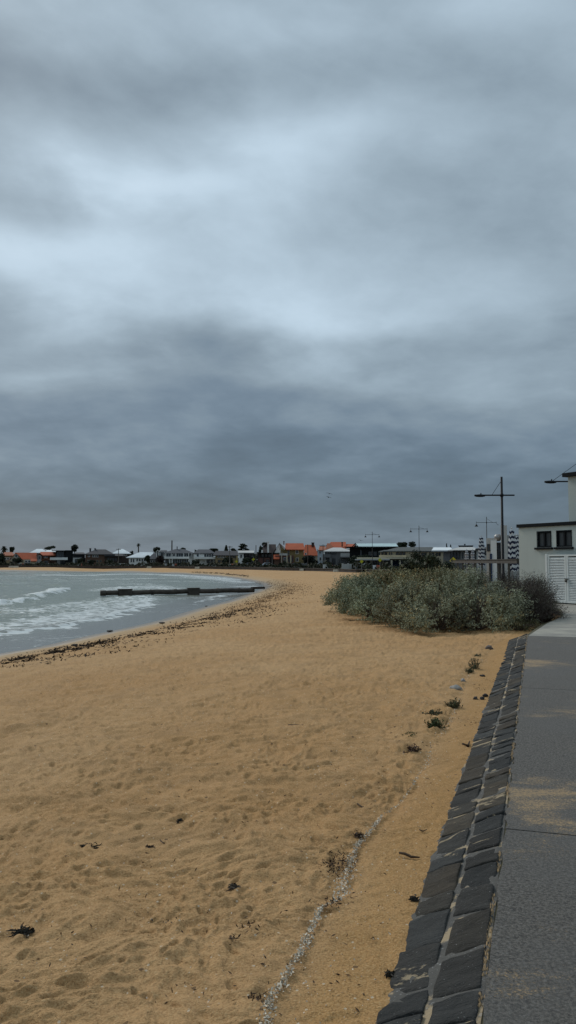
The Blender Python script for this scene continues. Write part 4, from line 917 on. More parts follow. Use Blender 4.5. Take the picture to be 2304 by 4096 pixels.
# pavilion (cafe) of pale pillars behind the umbrellas
def pav():
    D = 66; h = House('beach_pavilion', 'pale rendered beach pavilion with tall square pillars beyond the striped umbrellas', D, 1995, 6, 'pavilion')
    h.wall('palegrey', 1944, 1986, 2152, None, .3, 5); h.wall('palegrey', 2003, 2028, 2103, None, -.6, 1, 'pillar'); h.wall('white', 1962, 1986, 2162, None, -.5, .29, 'pillar'); h.wall('grey', 1986.3, 2002.5, 2170, None, 0, 3); h.win(1988, 2000, 2176, 2236, 1, 0, 'dark', True)
    h.wall('navy', 1958, 1967, 2215, None, -.62, -.51, 'blue_panel'); h.win(1946, 1960, 2176, 2205, 1, .3, 'brown')
    h.wall('palegrey', 2028.5, 2080, 2140, None, 1, 4)
    B = MB(); X, Z = h.x(1991), h.z(2146); B.lathe([(.02, .30), (.17, .27), (.28, .14), (.31, 0), (.26, -.14), (.18, -.30)][::-1], 16, (X, -.2, Z-.1)); B.build('dome_vent', mat('vent_metal', (.30, .29, .28), .4, .3, 6, metal=.4), h.o, True)
pav()
# ------------------------------------------------------------------ trees
def tree(name, label, px, D, yt, yb, wpx, base=(.022, .030, .016), kind='round', n=900, leaf=.28, trunk_to=.35, gap=.0, group=None):
    a = math.atan((px-1152)/F); x = (px-1152)/F*D; z0 = 1.385; H = zat(yt, D)-z0; R = wpx*D/F/2; hb = max(0, zat(yb, D)-z0)
    o = thing(name, label, 'tree', (x, D, z0), 0, group); T = MB()
    T.tube([(0, 0, 0), (R*.04, 0, H*.3), (-R*.05, 0, H*.62), (0, 0, H*.86)], [.06*R+.12, .05*R+.1, .03*R+.06, .03], 7)
    lobes = []
    if kind == 'round': lobes = [(random.uniform(-.5, .5)*R, random.uniform(-.5, .5)*R, hb+(H-hb)*random.uniform(.3, .8), R*random.uniform(.4, .62), (H-hb)*random.uniform(.2, .32)) for _ in range(9)]+[(0, 0, H-(H-hb)*.25, R*.55, (H-hb)*.25)]
    if kind == 'flat': lobes = [(R*u, random.uniform(-.4, .4)*R, H-(H-hb)*random.uniform(.15, .5), R*random.uniform(.3, .42), (H-hb)*random.uniform(.14, .26)) for u in (-.66, -.35, -.1, .2, .45, .68, 0)]
    if kind == 'cone': lobes = [(random.uniform(-.1, .1)*R, 0, hb+(H-hb)*(k+.4)/7, R*(1.02-.85*(k/6)), (H-hb)*.12) for k in range(7)]
    if kind == 'tier': lobes = [(R*u, random.uniform(-.3, .3)*R, hb+(H-hb)*v, R*w, (H-hb)*.09) for u, v, w in ((-.1, .93, .5), (-.35, .72, .5), (.3, .78, .45), (0, .55, .6), (.6, .36, .42), (-.55, .38, .4), (.1, .25, .6), (-.2, .1, .5))]
    P = []; N = []
    for (lx, ly, lz, rx, rz) in lobes:
        T.tube([(lx*.1, 0, max(H*.2, lz-rz*2)), (lx*.5, ly*.5, lz-rz*.8), (lx, ly, lz)], [.03*R+.05, .02*R+.03, .02], 5, caps=False)
        k = n//len(lobes); d = RNG.normal(0, 1, (k, 3)); d /= np.linalg.norm(d, axis=1)[:, None]; rr = RNG.random(k)**.33*(1+.25*pn(d[:, 0]*2+lx, d[:, 2]*2+lz, 3))
        P.append(d*rr[:, None]*np.array([rx, rx, rz])+np.array([lx, ly, lz])); N.append(d)
    P = np.concatenate(P); N = np.concatenate(N)
    V, Q = leafcloud(P, N, leaf, .5, .6); c = colour(len(P), base, .35)
    npmesh('crown', V, Q, leafmat(), o, False, attrs={'col': ('POINT', 'FLOAT_COLOR', np.repeat(c, 4, 0))})
    T.build('trunk', mat('bark', (.06, .048, .038), .95, .3, 3), o)
    return o
def palm(label, px, D, yt, ybc, wpx, thick=.22, fan=60, skirt=True):
    x = (px-1152)/F*D; H = zat((yt*1.2+ybc*.8)/2, D)-1.385; R = wpx*D/F/2; o = thing('palm_tree', label, 'palm', (x, D, 1.385)); B = MB()
    B.tube([(0, 0, 0), (.1, 0, H*.5), (0, 0, H)], [thick*1.3, thick, thick*.9], 8).build('trunk', mat('palm_bark', (.085, .065, .05), .95, .3, 4), o)
    V = []; Q = []; C = []
    for i in range(fan):
        a = random.random()*6.283; e = random.uniform(-1.0, 1.35); L = R*random.uniform(.85, 1.1); prev = None; up = math.sin(e)
        for k in range(7):
            t = k/6; hx = L*t*math.cos(e*.9)*1.05; z = H+L*t*up*.95-L*.45*t*t; w = L*.16*math.sin(math.pi*min(.96, t*.9+.12)); c, s = math.cos(a), math.sin(a)
            cur = (len(V), len(V)+1); V += [(hx*c-w*s, hx*s+w*c, z-w*.4), (hx*c+w*s, hx*s-w*c, z-w*.4)]
            col = (.030, .040, .018) if e > -.35 else (.07, .055, .035); C += [(*col, 1)]*2
            if prev: Q.append((prev[0], prev[1], cur[1], cur[0]))
            prev = cur
    npmesh('crown', V, Q, leafmat(), o, False, attrs={'col': ('POINT', 'FLOAT_COLOR', C)})
palm('shaggy dark palm at the far left edge behind the orange roofs', 17, 335, 2181, 2208, 36, .4, 80)
palm('tall slender fan palm rising above the white bungalow', 554, 330, 2168, 2192, 20, .28, 70)
tree('broadleaf_tree', 'small dark round tree right of the left palm', 49, 335, 2188, 2214, 22)
tree('broadleaf_tree', 'dark dense tree cut by the left frame edge behind the sea wall', 8, 300, 2213, 2262, 44, n=1500)
tree('flat_topped_tree', 'flat topped dark tree behind the white roof', 199, 355, 2184, 2206, 44, kind='flat', n=1200)
tree('conifer_tree', 'dense dark conical tree above the black modern house', 300, 330, 2178, 2210, 34, kind='round', n=1800, base=(.014, .02, .014))
tree('conifer_tree', 'pointed dark conifer left of the spreading pine', 905, 300, 2182, 2207, 19, kind='cone', n=900)
tree('spreading_pine', 'tall pine with tiered spreading branches above the narrow white house', 973, 290, 2176, 2212, 46, kind='tier', n=1700)
tree('broadleaf_tree', 'low dark tree between the pointed conifer and the spreading pine', 934, 300, 2194, 2210, 26)
tree('broadleaf_tree', 'round dark tree behind the white arched dormer', 628, 325, 2188, 2214, 30, n=1100)
tree('broadleaf_tree', 'dark tree showing above the slate roof of the wide mansion', 731, 330, 2191, 2204, 26)
tree('broadleaf_tree', 'dark tree crest behind the roofs right of the slate roofed white house', 855, 320, 2194, 2212, 50, n=1000)
tree('broadleaf_tree', 'dark bushy tree against the left side of the steep brown roof', 1042, 275, 2186, 2220, 20)
tree('broadleaf_tree', 'dark tree peeking over the steep brown roof', 1062, 285, 2170, 2190, 28)
tree('broadleaf_tree', 'dark tree over the flat roof left of the cream house', 1608, 200, 2170, 2196, 44, n=1300)
tree('gum_tree', 'sparse open crowned gum above the cream house roof', 1648, 205, 2166, 2196, 36, n=420, kind='round', leaf=.2)
tree('cypress_tree', 'thin dark cypress tip over the white roof', 1786, 210, 2174, 2190, 5, kind='cone', n=200, leaf=.14)
tree('cypress_tree', 'second thinner cypress tip over the white roof, right of the first', 1802, 215, 2179, 2190, 5, kind='cone', n=200, leaf=.14)
tree('broadleaf_tree', 'dark green garden tree in front of the white bungalow, right end', 590, 297, 2221, 2252, 26, n=900)
tree('broadleaf_tree', 'dark maroon tree in front of the slate dormered house', 642, 292, 2222, 2256, 34, (.03, .018, .016), n=1000)
tree('broadleaf_tree', 'dark tree in the front garden of the cream gabled house', 70, 302, 2232, 2259, 44, n=1000)
tree('broadleaf_tree', 'bushy tree in front of the charcoal roofed house', 913, 272, 2229, 2256, 46, n=1200)
tree('broadleaf_tree', 'tree in front of the narrow white house verandah', 988, 258, 2230, 2255, 44, n=1100)
tree('hedge_tree', 'massive black green clipped tree in front of the big orange roof', 1242, 214, 2221, 2262, 74, (.012, .016, .010), n=3000, leaf=.22)
tree('broadleaf_tree', 'dark tree mass right of the gridded windows of the grey modern house', 1418, 185, 2222, 2262, 52, n=1800, leaf=.2)
tree('broadleaf_tree', 'spreading tree below the white railing of the long black house', 1450, 187, 2220, 2250, 70, n=1400, leaf=.2)
tree('broadleaf_tree', 'green bush tree beside the pale garage front', 322, 300, 2234, 2257, 30, (.03, .036, .018))
tree('broadleaf_tree', 'dark garden tree in front of the big brick house', 368, 296, 2240, 2260, 34)
tree('broadleaf_tree', 'dark garden tree left of the white bungalow gate', 440, 298, 2238, 2260, 46, n=1000)
tree('broadleaf_tree', 'low round tree in front of the wide mansion, right end', 782, 284, 2240, 2262, 28)
# garden hedges and planting along the promenade: one mass
def hedges():
    P = []; C = []
    for i in range(12000):
        px = random.uniform(-60, 1560); Dw = np.interp(px, [0, 400, 700, 1000, 1330, 1450, 1560], [289, 272, 262, 216, 166, 148, 140])
        D = Dw+random.uniform(5, 14); hh = np.interp(math.sin(px*.045)+math.sin(px*.11+2)+.7*math.sin(px*.31), [-2.5, 2.5], [.35, 1.7])*(1 if random.random() < .8 else 1.25)
        P.append(((px-1152)/F*D, D, 1.385+hh*random.random()**.6))
    P = np.array(P); V, Q = leafcloud(P, RNG.normal(0, 1, P.shape), .30, .5, .5)
    c = colour(len(P), (.030, .036, .018), .4, (.06, .05, .03), .25)
    tag(npmesh('garden_hedges', V, Q, leafmat(), None, False, attrs={'col': ('POINT', 'FLOAT_COLOR', np.repeat(c, 4, 0))}), kind='stuff')
    P = []
    for i in range(9000):
        px = random.uniform(-900, 2600); D = np.interp(px, [-900, 0, 700, 1300, 2000, 2600], [400, 390, 370, 300, 260, 240])+random.uniform(0, 30)
        top = np.interp(px, [-900, 0, 1000, 1300, 2600], [5, 4.6, 4.8, 4.6, 4.5])+1.3*math.sin(px*.05)+.8*math.sin(px*.17)
        P.append(((px-1152)/F*D, D, 1.385+top*random.random()))
    P = np.array(P); V, Q = leafcloud(P, RNG.normal(0, 1, P.shape)+np.array([0, -1, 0]), .9, .6, .4); c = colour(len(P), (.022, .028, .016), .4)
    tag(npmesh('distant_treeline', V, Q, leafmat(), None, False, attrs={'col': ('POINT', 'FLOAT_COLOR', np.repeat(c, 4, 0))}), kind='stuff')
hedges()
# ------------------------------------------------------------------ street lamps on the promenade
black = mat('black_paint', (.008, .009, .011), .6, .2, 5, spec=.2)
def lamp_post(label, px, D, left='bell', right='bell', La=1.22, Ra=1.22, H=7.0, ya=4.9, rt=.045, rz=0., grp='lamps along the promenade', stay=True):
    x = (px-1152)/F*D; o = thing('street_lamp', label, 'street lamp', (x, D, 1.385), rz, grp); zA = ya+1.6
    MB().tube([(0, 0, 0), (0, 0, .9), (0, 0, .92), (0, 0, H)], [rt*1.6, rt*1.5, rt*1.15, rt*.85], 10).build('pole', black, o, True)
    MB().lathe([(.16, 0), (.16, .05), (.09, .1), (.07, .45)], 12).build('base', black, o)
    a = MB().tube([(-La, 0, zA), (Ra, 0, zA)], rt*.55, 8); a.lathe([(rt*1.3, -.09), (rt*1.3, .09)], 10, (0, 0, zA)); a.build('arm', black, o, True)
    if stay: MB().tube([(-La*.36 if left == 'cobra' else La*.6, 0, zA+.02), (0, 0, H-.22)], .014, 5).build('stay_rod', black, o)
    for side, kd, L in ((-1, left, La), (1, right, Ra)):
        if kd == 'bell':
            X = side*L; c = MB().tube([(X, 0, zA+.14), (X, 0, zA-.22)], .02, 6)
            hd = c.build('hanger', black, o); MB().lathe([(.015, 0), (.06, -.02), (.09, -.10), (.20, -.24), (.21, -.28), (.02, -.27)], 14, (X, 0, zA-.2)).build('lamp_head', black, o, True)
        if kd == 'cobra':
            X = -L; B = MB()
            prof = [(-.02, .03), (.10, .075), (.30, .09), (.50, .085), (.66, .05)]; B.tube([(X+u, 0, zA-.03) for u, r in prof], [r for u, r in prof], 12)
            hd = B.build('lamp_head', black, o, True); MB().lathe([(.035, 0), (.035, .07), (.02, .09)], 10, (X+.40, 0, zA+.05)).build('photocell', black, hd)
        if kd == 'broken': X = side*L; MB().tube([(X, 0, zA+.12), (X, 0, zA-.12), (X+.12, 0, zA-.26), (X+.3, 0, zA-.3)], .018, 6).build('hanger', black, o)
    return o
lamp_post('tallest black street lamp with one cobra head on its left arm, between the striped umbrellas', 2010, 49.7, 'cobra', None, 1.72, .80, 7.0, 4.23, .085)
lamp_post('slim street lamp with bell lamp on the left and bare hook on the right', 1947, 94, 'bell', 'broken', 1.22, 1.18, 7.0, 4.72)
lamp_post('bell lamp post standing over the cream house', 1676, 116.7)
lamp_post('farthest bell lamp post, in front of the long black house', 1489, 140.8)
lamp_post('street lamp mostly hidden by the white tower, its cobra head sticking out to the left', 2362, 45, 'cobra', None, 2.55, .7, 7.8, 4.62, .075, stay=False)
o = bpy.data.objects['street_lamp.004']; o['group'] = 'lamps along the promenade'; 
MB().tube([(-2.1, 0, 6.25), (0, 0, 7.75)], .013, 5).build('stay_rod', black, o)
# power poles
def ppole(label, px, D, yt, arm=True, w=.16, aw=1.0, col=(.075, .06, .048), name='power_pole'):
    x = (px-1152)/F*D; H = zat(yt, D)-1.385; o = thing(name, label, 'pole', (x, D, 1.385)); m = mat('pole_wood_%02d' % int(col[0]*100), col, .9, .25, 2)
    MB().tube([(0, 0, 0), (0, 0, H)], [w, w*.75], 8).build('pole', m, o)
    if arm:
        MB().box(-aw, aw, -.14, -.02, H-.45, H-.30).build('crossarm', m, o)
        for k in (-.9, -.35, .35, .9): MB().tube([(k*aw, -.08, H-.30), (k*aw, -.08, H-.12)], .05, 6).build('insulator', m, o)
ppole('wooden power pole with crossarm in front of the pale pyramid roof', 475, 300, 2194, aw=.9, col=(.13, .115, .10))
ppole('pale power pole with wide crossarm and orange barrier at its foot', 919, 262, 2184, aw=.9, col=(.17, .15, .13))
ppole('very tall dark mast above the wide mansion roof', 688, 335, 2162, False, .32, name='mast')
ppole('plain dark pole left of the dark timber house', 1024, 218, 2181, False, .13)
ppole('grey brown pole in front of the dark timber house', 1089, 225, 2207, False, .11, col=(.11, .10, .09))
ppole('power pole in front of the big orange roof', 1231, 190, 2178, False, .10)
ppole('power pole with crossarm over the small white house', 1292, 185, 2178, True, .10, .8)
ppole('pale slim pole in front of the ochre house loggia', 1128, 225, 2205, False, .10, col=(.2, .17, .14))
ppole('slim pole in front of the big brick house', 385, 298, 2236, False, .10)
def birds():
    for lab, px, py, D, s in (('upper of two dark seabirds in the sky above the bay', 1317, 1975, 90, .36), ('lower of two dark seabirds in the sky above the bay', 1314, 1989, 90, .32), ('small bird flying low left of the farthest bell lamp', 1443, 2162, 110, .35)):
        p = at(px, py, D); B = MB()
        B.tube([(0, -.22, 0), (0, -.1, .0), (0, .1, .01), (0, .26, 0)], [.015, .05, .045, .01], 8)
        body = B
        for sd in (-1, 1):
            vs = []; prof = [(0, .09, -.09, 0), (.35, .10, -.05, .16), (.72, .05, -.05, .10), (1.0, -.06, -.09, .0)]
            for (t, yf, yr, z) in prof: vs += [(sd*t*s, yf, z*s+.01), (sd*t*s, yr, z*s+.01), (sd*t*s, (yf+yr)/2, z*s-.008)]
            fs = []
            for k in range(3):
                for a, c in ((0, 1), (1, 2), (2, 0)): fs.append((k*3+a, k*3+c, k*3+3+c, k*3+3+a))
            body.add(vs, fs)
        o = body.build('seabird', mat('bird', (.03, .03, .035), .8), None, True); o.location = p; o.rotation_euler = (0, .25, random.random()); tag(o, lab, 'bird')
birds()
# ------------------------------------------------------------------ cars, barriers, signs, cabinets
def car(label, px, D, col, rz, name='parked_car'):
    x = (px-1152)/F*D; o = thing(name, label, 'car', (x, D, 1.395), rz); body = [(-2.15, .35), (-2.18, .72), (-1.95, .88), (-1.1, .95), (1.35, .98), (2.05, .90), (2.15, .6), (2.12, .32)]
    m = mat('carpaint_%02d' % int(col[0]*100), col, .35, .08, 2, spec=.5); MB().prism(body, -.86, .86).build('body', m, o, False, .06)
    B = MB(); lo = [(-1.25, .97), (-.6, 1.38), (.75, 1.42), (1.7, .99)]; hi = .62
    vs = [(x_, y_, z_) for y_, k in ((-.8, 0), (.8, 0)) for x_, z_ in lo]; vs = [(a, b_*(1 if c < 1.1 else .82), c) for a, b_, c in vs]
    B.add(vs, [(0, 1, 2, 3), (7, 6, 5, 4), (0, 4, 5, 1), (1, 5, 6, 2), (2, 6, 7, 3)]); B.build('glasshouse', mat('car_glass', (.03, .035, .04), .1, .1, 1, spec=.6), o)
    MB().box(-.62, .78, -.66, .66, 1.40, 1.46).build('roof', m, o)
    for wx in (-1.35, 1.3):
        for sy in (-1, 1):
            w = MB().tube([(wx, sy*.72, .32), (wx, sy*.90, .32)], .32, 16).build('wheel', mat('tyre', (.015, .015, .015), .8), o); MB().tube([(wx, sy*.901, .32), (wx, sy*.915, .32)], .19, 12).build('rim', mat('rim', (.3, .3, .3), .4), w)
    for sy in (-.6, .6): MB().box(-2.20, -2.12, sy-.18, sy+.18, .62, .76).build('headlight', mat('lens', (.5, .5, .48), .2), o)
car('white car parked in the drive of the cream gabled house', 110, 302, (.55, .56, .57), .3)
car('silver white hatchback parked behind the sea wall before the dark timber house', 1068, 222, (.45, .50, .54), .25)
car('dull grey car on the road under the spreading pine', 997, 240, (.13, .14, .15), .1)
def barrier(label, px, D, w=1.5, left=(.55, .55, .53), right=(.50, .12, .06)):
    x = (px-1152)/F*D; o = thing('road_barrier', label, 'barrier', (x, D, 1.39), 0, 'orange and white barriers on the promenade')
    for i, c in enumerate((left, right)):
        x0 = -w/2+i*w/2+.01; x1 = x0+w/2-.02; MB().add([(x0, -.28, 0), (x1, -.28, 0), (x1, .28, 0), (x0, .28, 0), (x0, -.10, 1.0), (x1, -.10, 1.0), (x1, .10, 1.0), (x0, .10, 1.0)], [(0, 1, 2, 3), (4, 5, 6, 7), (0, 1, 5, 4), (1, 2, 6, 5), (2, 3, 7, 6), (3, 0, 4, 7)]).build('white_module' if i == 0 else 'orange_module', mat('plastic_%d%02d' % (i, int(c[0]*100)), c, .5, .1, 2), o, False, .02)
for lab, px, D in (('orange and white barrier near the left edge before the cream gabled house', 90, 295), ('orange and white barrier in front of the pale garage', 322, 284), ('faded pinkish barrier before the wide mansion', 699, 268),
                   ('orange and white barrier at the foot of the pale power pole', 924, 238), ('salmon barrier left of the grey modern house columns', 1318, 178), ('salmon barrier at the foot of the farthest bell lamp', 1504, 150)): barrier(lab, px, D)
def sign(label, px, D, py, s=.5):
    x = (px-1152)/F*D; H = zat(py, D)-1.385; o = thing('road_sign', label, 'sign', (x, D, 1.385), 0, 'yellow diamond road signs')
    MB().tube([(0, .04, 0), (0, .04, H+s)], .035, 6).build('post', mat('galv', (.25, .25, .25), .5), o); MB().add([(0, -.01, H-s), (s, -.01, H), (0, -.01, H+s), (-s, -.01, H), (0, .01, H-s), (s, .01, H), (0, .01, H+s), (-s, .01, H)], [(0, 1, 2, 3), (7, 6, 5, 4), (0, 4, 5, 1), (1, 5, 6, 2), (2, 6, 7, 3), (3, 7, 4, 0)]).build('plate', mat('sign_yellow', (.50, .46, .03), .5, .1), o)
for lab, px, D, py in (('yellow sign in front of the spreading pine and narrow white house', 1014, 225, 2238), ('duller yellow sign right of the pale power pole', 946, 245, 2246), ('yellow sign at the left end of the cream house canopy', 1446, 150, 2246),
                       ('yellow sign hanging by the middle of the cream house canopy', 1519, 145, 2240), ('yellow sign at the left end of the wooden railing', 1812, 80, 2243)): sign(lab, px, D, py, .5 if px < 1100 else .38)
def cabinet(label, px, D, w=.6, hgt=1.2):
    x = (px-1152)/F*D; o = thing('service_cabinet', label, 'cabinet', (x, D, 1.39), 0, 'small white cabinets on the promenade'); m = mat('cab_white', (.6, .6, .58), .6, .1)
    MB().box(-w/2, w/2, -.2, .2, 0, hgt).build('body', m, o, False, .02); MB().box(-w/2-.04, w/2+.04, -.24, .24, hgt+.002, hgt+.08).build('lid', m, o)
for lab, px, D, hh in (('small white cabinet at the left end of the wide mansion', 664, 270, .9), ('tall white cabinet before the slate roofed white house', 859, 255, 1.25), ('white cabinet beside the salmon barrier', 1297, 176, 1.0)): cabinet(lab, px, D, .6, hh)
def steps(label, px, py0, w):
    p = onz(px, py0, 1.24); D = p.y; o = MB()
    for k in range(3): o.box(-w/2, w/2, -.3-.3*(2-k), -.0-.3*(2-k), -.2, .14*(k+1)+.0)
    ob = o.build('beach_steps', mat('step_conc', (.5, .46, .38), .9, .2)); ob.location = (p.x, D-.5, 1.22); tag(ob, label, 'steps')
for a in (('broad pale steps down to the far beach near the left edge', 58, 2268.4, 3.2), ('pale steps on the far beach below the dormered house', 598, 2270.8, 1.3), ('pale steps on the far beach below the white two storey house', 790, 2273, 1.2), ('pale steps on the far beach below the ochre house', 1206, 2282.3, .8), ('pale steps on the far beach nearest the clump, below the grey modern house', 1343, 2286.5, 1.0)): steps(*a)
# low white garden wall before the bungalow
def gwall(label, x0, x1, D, yt, m='white'):
    xa, xb = (x0-1152)/F*D, (x1-1152)/F*D; H = zat(yt, D)-1.385; o = thing('garden_wall', label, 'wall', ((xa+xb)/2, D, 1.385)); L = xb-xa
    MB().box(-L/2, L/2, -.12, .12, 0, H).build('panel', hm(m), o)
    for k in range(6): X = -L/2+L*k/5; MB().box(X-.2, X+.2, -.2, -.121, 0, H+.15).build('pier', hm(m), o)
gwall('low white garden wall in front of the white bungalow', 432, 594, 292, 2254)
gwall('low cream garden wall in front of the cream gabled house', 40, 62, 298, 2253, 'cream')
gwall('grey garden wall in front of the ochre house', 1142, 1225, 210, 2254, 'grey')
gwall('pale low wall under the cream house canopy', 1370, 1480, 160, 2256, 'palegrey')
gwall('low brown wall before the brick house with the gabled porch', 172, 196, 296, 2255, 'palegrey')
# ------------------------------------------------------------------ near building, gate, railing, umbrellas
Lc = Vector(((2075-1152)/F*32.9, 32.9, 0)); Rc = Vector(((2304-1152)/F*30.3, 30.3, 0)); uu = (Rc-Lc).normalized(); ww = Vector((-uu.y, uu.x, 0))
ang = math.atan2(uu.y, uu.x)
def bpx(px, off=0.):
    """distance along the facade (from its left corner) seen at column px; off = metres in front of it"""
    o = Lc-ww*off; k = (px-1152)/F
    # o.x + s*u.x = k*(o.y + s*u.y)
    return (k*o.y-o.x)/(uu.x-k*uu.y)
def bz(px, py, off=0.):
    s = bpx(px, off); D = (Lc-ww*off+uu*s).y; r = ray(px, py); return EYE+r.z/r.y*D
def near_building():
    B0 = thing('bathing_pavilion', 'pale grey green rendered building with black roof edging and taller tower', 'building', (Lc.x, Lc.y, PATH_Z-.015), ang)
    g = PATH_Z-.015; ren = mat('pale_render', (.53, .57, .525), .9, .09, .7, .002, 60, streak=True); blk = mat('black_trim', (.006, .008, .010), .6, .2, 3, spec=.15)
    zr = bz(2080, 2111)-g; zr2 = zr+.14
    wins = []
    for x0, x1 in ((2149, 2204), (2227, 2286)):
        wins.append((bpx(x0), bpx(x1), bz(x0, 2190)-g, bz(x0, 2128)-g))
    LEN = 11.; DEP = 6.
    # front wall built round its two window openings
    W_ = MB(); xs = [0]; 
    z0, z1 = min(w[2] for w in wins), max(w[3] for w in wins)
    z0 = wins[0][2]; z1 = wins[0][3]
    W_.box(0, LEN, 0, .25, 0, z0).box(0, LEN, 0, .25, z1, zr)
    e = [0, wins[0][0], wins[0][1], wins[1][0], wins[1][1], LEN]
    for i in (0, 2, 4): W_.box(e[i], e[i+1], 0, .25, z0, z1)
    W_.box(0, .25, .25, DEP, 0, zr).box(LEN-.25, LEN, .25, DEP, 0, zr).box(.25, LEN-.25, DEP-.25, DEP, 0, zr)
    W_.build('wall', ren, B0)
    MB().box(-.06, LEN+.06, -.07, DEP+.06, zr+.002, zr2).build('roof_edge', blk, B0, False, .008)
    for (a, c, _, _) in wins:
        fr = MB(); t = .055
        fr.box(a, a+t, .02, .12, z0, z1).box(c-t, c, .02, .12, z0, z1).box(a+t, c-t, .02, .12, z1-t, z1).box(a+t, c-t, .02, .12, z0, z0+t).box((a+c)/2-.045, (a+c)/2+.045, .015, .125, z0+t, z1-t)
        f = fr.build('window', blk, B0); MB().box(a+t, c-t, .07, .08, z0+t, z1-t).build('pane', mat('dull_glass', (.055, .058, .058), .35, .2, 3, spec=.5), f)
        MB().box(a-.10, c+.10, -.09, .0, z0-.085, z0-.005).build('sill', blk, f, False, .01)
        MB().box(a-.02, a+.0, -.012, .02, z0, z1).box(c, c+.02, -.012, .02, z0, z1).box(a-.02, c+.02, -.012, .02, z1, z1+.025).build('trim', blk, f)
    # tower, set back on the roof
    off = -1.0; s0 = bpx(2277, off); zt = bz(2277, 1908, off)-g
    T = MB().box(s0, s0+4, 1.0, 5, zr2+.002, zt).build('tower', ren, B0)
    MB().box(s0-.16, s0+4.1, .84, 5.1, zt+.002, zt+.16).build('tower_roof_edge', blk, T, False, .008)
near_building()
def gate():
    off = .42; g = PATH_Z-.01; s0 = bpx(2190, off); sm = bpx(2264, off); s1 = sm+(sm-s0); H = bz(2210, 2219, off)-g
    org = Lc-ww*off+uu*s0; G = thing('louvred_gate', 'white double gate of horizontal louvres standing before the pale building', 'gate', (org.x, org.y, g), ang)
    m = mat('white_gloss', (.80, .82, .78), .45, .06, 3); L1 = sm-s0
    for k, x0 in enumerate((0.0, L1+.01)):
        x1 = x0+L1-.01; t = .075; z0 = .05
        f = MB().box(x0, x0+t, -.03, .03, z0, H).box(x1-t, x1, -.03, .03, z0, H).box(x0+t, x1-t, -.03, .03, H-.06, H).box(x0+t, x1-t, -.03, .03, z0, z0+.07).build('gate_leaf', m, G, False, .004)
        S_ = MB(); n = 27
        for i in range(n):
            z = z0+.09+(H-.10-z0-.07)*(i+.5)/n-.02; S_.add([(x0+t, -.028, z-.022), (x1-t, -.028, z-.022), (x1-t, -.020, z-.020), (x0+t, -.020, z-.020), (x0+t, .012, z+.024), (x1-t, .012, z+.024), (x1-t, .020, z+.026), (x0+t, .020, z+.026)], [(0, 1, 2, 3), (4, 7, 6, 5), (0, 4, 5, 1), (3, 2, 6, 7), (0, 3, 7, 4), (1, 5, 6, 2)])
        S_.build('louvres', m, f)
        MB().box(x0+t, x1-t, .034, .04, z0, H-.06).build('backing', mat('gate_dark', (.05, .055, .055), .9), f)
    MB().box(-.10, -.012, -.05, .05, 0, H+.03).build('gate_post', m, G, False, .004)
    MB().box(L1-.06, L1+.10, -.07, -.031, H*.50, H*.50+.035).box(L1-.03, L1+.03, -.09, -.031, H*.50-.10, H*.50-.03).build('latch', mat('latch', (.03, .028, .025), .5), G)
    MB().box(-.02, L1*2+.02, .05, .38, .0, H*.98).build('return_panel', mat('gate_dark', (.05, .055, .055), .9), G)
gate()
def gate_weeds():
    for lab, px, py, w in (('green weeds along the foot of the white gate, left end', 2225, 2413, .22), ('fuller green weeds at the foot of the white gate by the right frame edge', 2290, 2414, .3)):
        p = onz(px, py, 1.41); o = thing('gate_weed', lab, 'weed', p); n = 320
        P = RNG.normal(0, 1, (n, 3))*np.array([w, .06, .05]); P[:, 2] = np.abs(P[:, 2])
        V, Q = leafcloud(P, RNG.normal(0, 1, P.shape), .018, .5, .5)
        npmesh('leaves', V, Q, leafmat(), o, False, attrs={'col': ('POINT', 'FLOAT_COLOR', np.repeat(colour(n, (.04, .055, .02), .35), 4, 0))})
        B = MB()
        for k in range(14): x = random.gauss(0, w); B.tube([(x, 0, 0), (x+.02, -.02, .08)], .003, 4)
        B.build('stems', mat('weed_stem', (.06, .05, .025), .9), o)
gate_weeds()
def railing():
    a = at(1806, 2246, 62); c = at(2072, 2246, 37.5); a.z = c.z = 0
    o = thing('timber_railing', 'weathered grey timber deck railing beam in front of the striped umbrellas', 'railing', (a.x, a.y, 1.385)); d = c-a; L = d.length; u = d.normalized(); A_ = math.atan2(u.y, u.x); M = Matrix.Rotation(A_, 4, 'Z'); m = mat('grey_timber', (.065, .062, .056), .85, .3, 2.5)
    MB().box(0, L, -.06, .06, zat(2253, 45)-1.385, zat(2240, 45)-1.385, 0, M).build('beam', m, o); MB().box(-.05, L+.05, -.10, .10, zat(2240, 45)-1.383, zat(2240, 45)-1.35, 0, M).build('cap_rail', m, o)
    n = 9
    for k in range(n+1): X = L*k/n; MB().box(X-.05, X+.05, .062, .16, 0, zat(2241, 45)-1.385, 0, M).build('post', m, o)
railing()
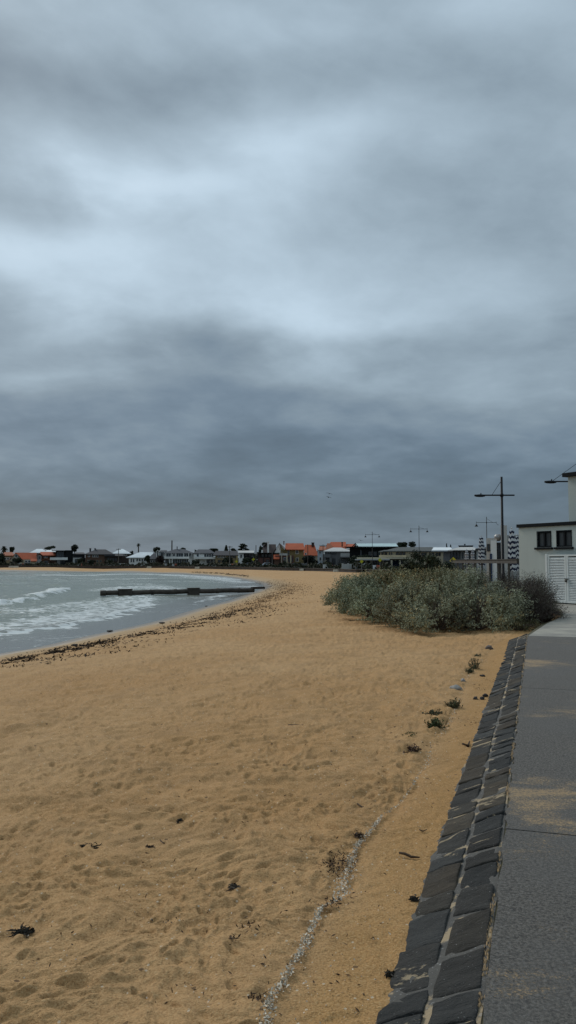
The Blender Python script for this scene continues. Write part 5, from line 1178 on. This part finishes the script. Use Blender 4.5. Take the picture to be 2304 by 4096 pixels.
def umbrella(label, px, D, yt, yb, wpx, seed, grp='closed striped umbrellas behind the railing'):
    x = (px-1152)/F*D; zt = zat(yt, D); zb = zat(yb, D); R = wpx*D/F/2; h = zt-zb; o = thing('beach_umbrella', label, 'umbrella', (x, D, 1.39), 0, grp)
    MB().tube([(0, 0, 0), (0, 0, zt-1.39+.03)], .03, 10).build('pole', mat('pole_alu', (.35, .35, .35), .4), o); MB().lathe([(.26, 0), (.26, .06), (.06, .08), (.05, .3)], 16).build('base', mat('umb_base', (.05, .05, .05), .7), o)
    ns, nr = 48, 132; V = []; Q = []; mi = []; per = h/8.0; rnd = random.Random(seed); ph = rnd.random()*6
    prof = [(0, .05), (.03, .28), (.07, .55), (.12, .50), (.22, .66), (.34, .80), (.46, .70), (.60, .82), (.75, .80), (.90, .92), (1, 1.)]
    for i in range(nr+1):
        t = i/nr; base = np.interp(t, [p[0] for p in prof], [p[1] for p in prof])*R
        for j in range(ns):
            a = 2*math.pi*j/ns; fold = 1-.24*abs(math.sin(a*4+ph*.1+t*1.1))+.05*math.sin(a*3+t*7+ph); r = base*fold*(1+.04*math.sin(t*19+ph)); V.append((r*math.cos(a), r*math.sin(a), zt-1.39-h*t-.02*math.sin(a*8)*t))
    for i in range(nr):
        for j in range(ns):
            Q.append((i*ns+j, (i+1)*ns+j, (i+1)*ns+(j+1) % ns, i*ns+(j+1) % ns)); a = (j+.5)/ns*8; zz = (i+.5)/nr*h+.30*per*abs((a % 2)-1)+.05*per*math.sin(j); mi.append(int(zz/(per/2)) % 2)
    npmesh('canopy', V, Q, [mat('canvas_white', (.54, .56, .57), .85, .06, 5), mat('canvas_navy', (.012, .018, .045), .85, .15, 5)], o, True, midx=mi)
    MB().lathe([(.02, 0), (.035, .03), (.02, .07), (.005, .09)], 8, (0, 0, zt-1.39+.0)).build('finial', mat('pole_alu', (.35, .35, .35), .4), o)
umbrella('largest closed navy and white striped umbrella, nearest the pale building', 2047, 41.5, 2116, 2285, 40, 1)
umbrella('closed striped umbrella tucked behind the largest one, against the building corner', 2068, 42.5, 2142, 2280, 30, 5)
umbrella('mid sized closed striped umbrella left of the tall lamp post', 1925, 58, 2146, 2262, 31, 2)
umbrella('small closed striped umbrella, leftmost of the row', 1866, 76, 2199, 2255, 21, 3)
umbrella('small closed striped umbrella, second from the left of the row', 1890, 78, 2199, 2255, 20, 4)
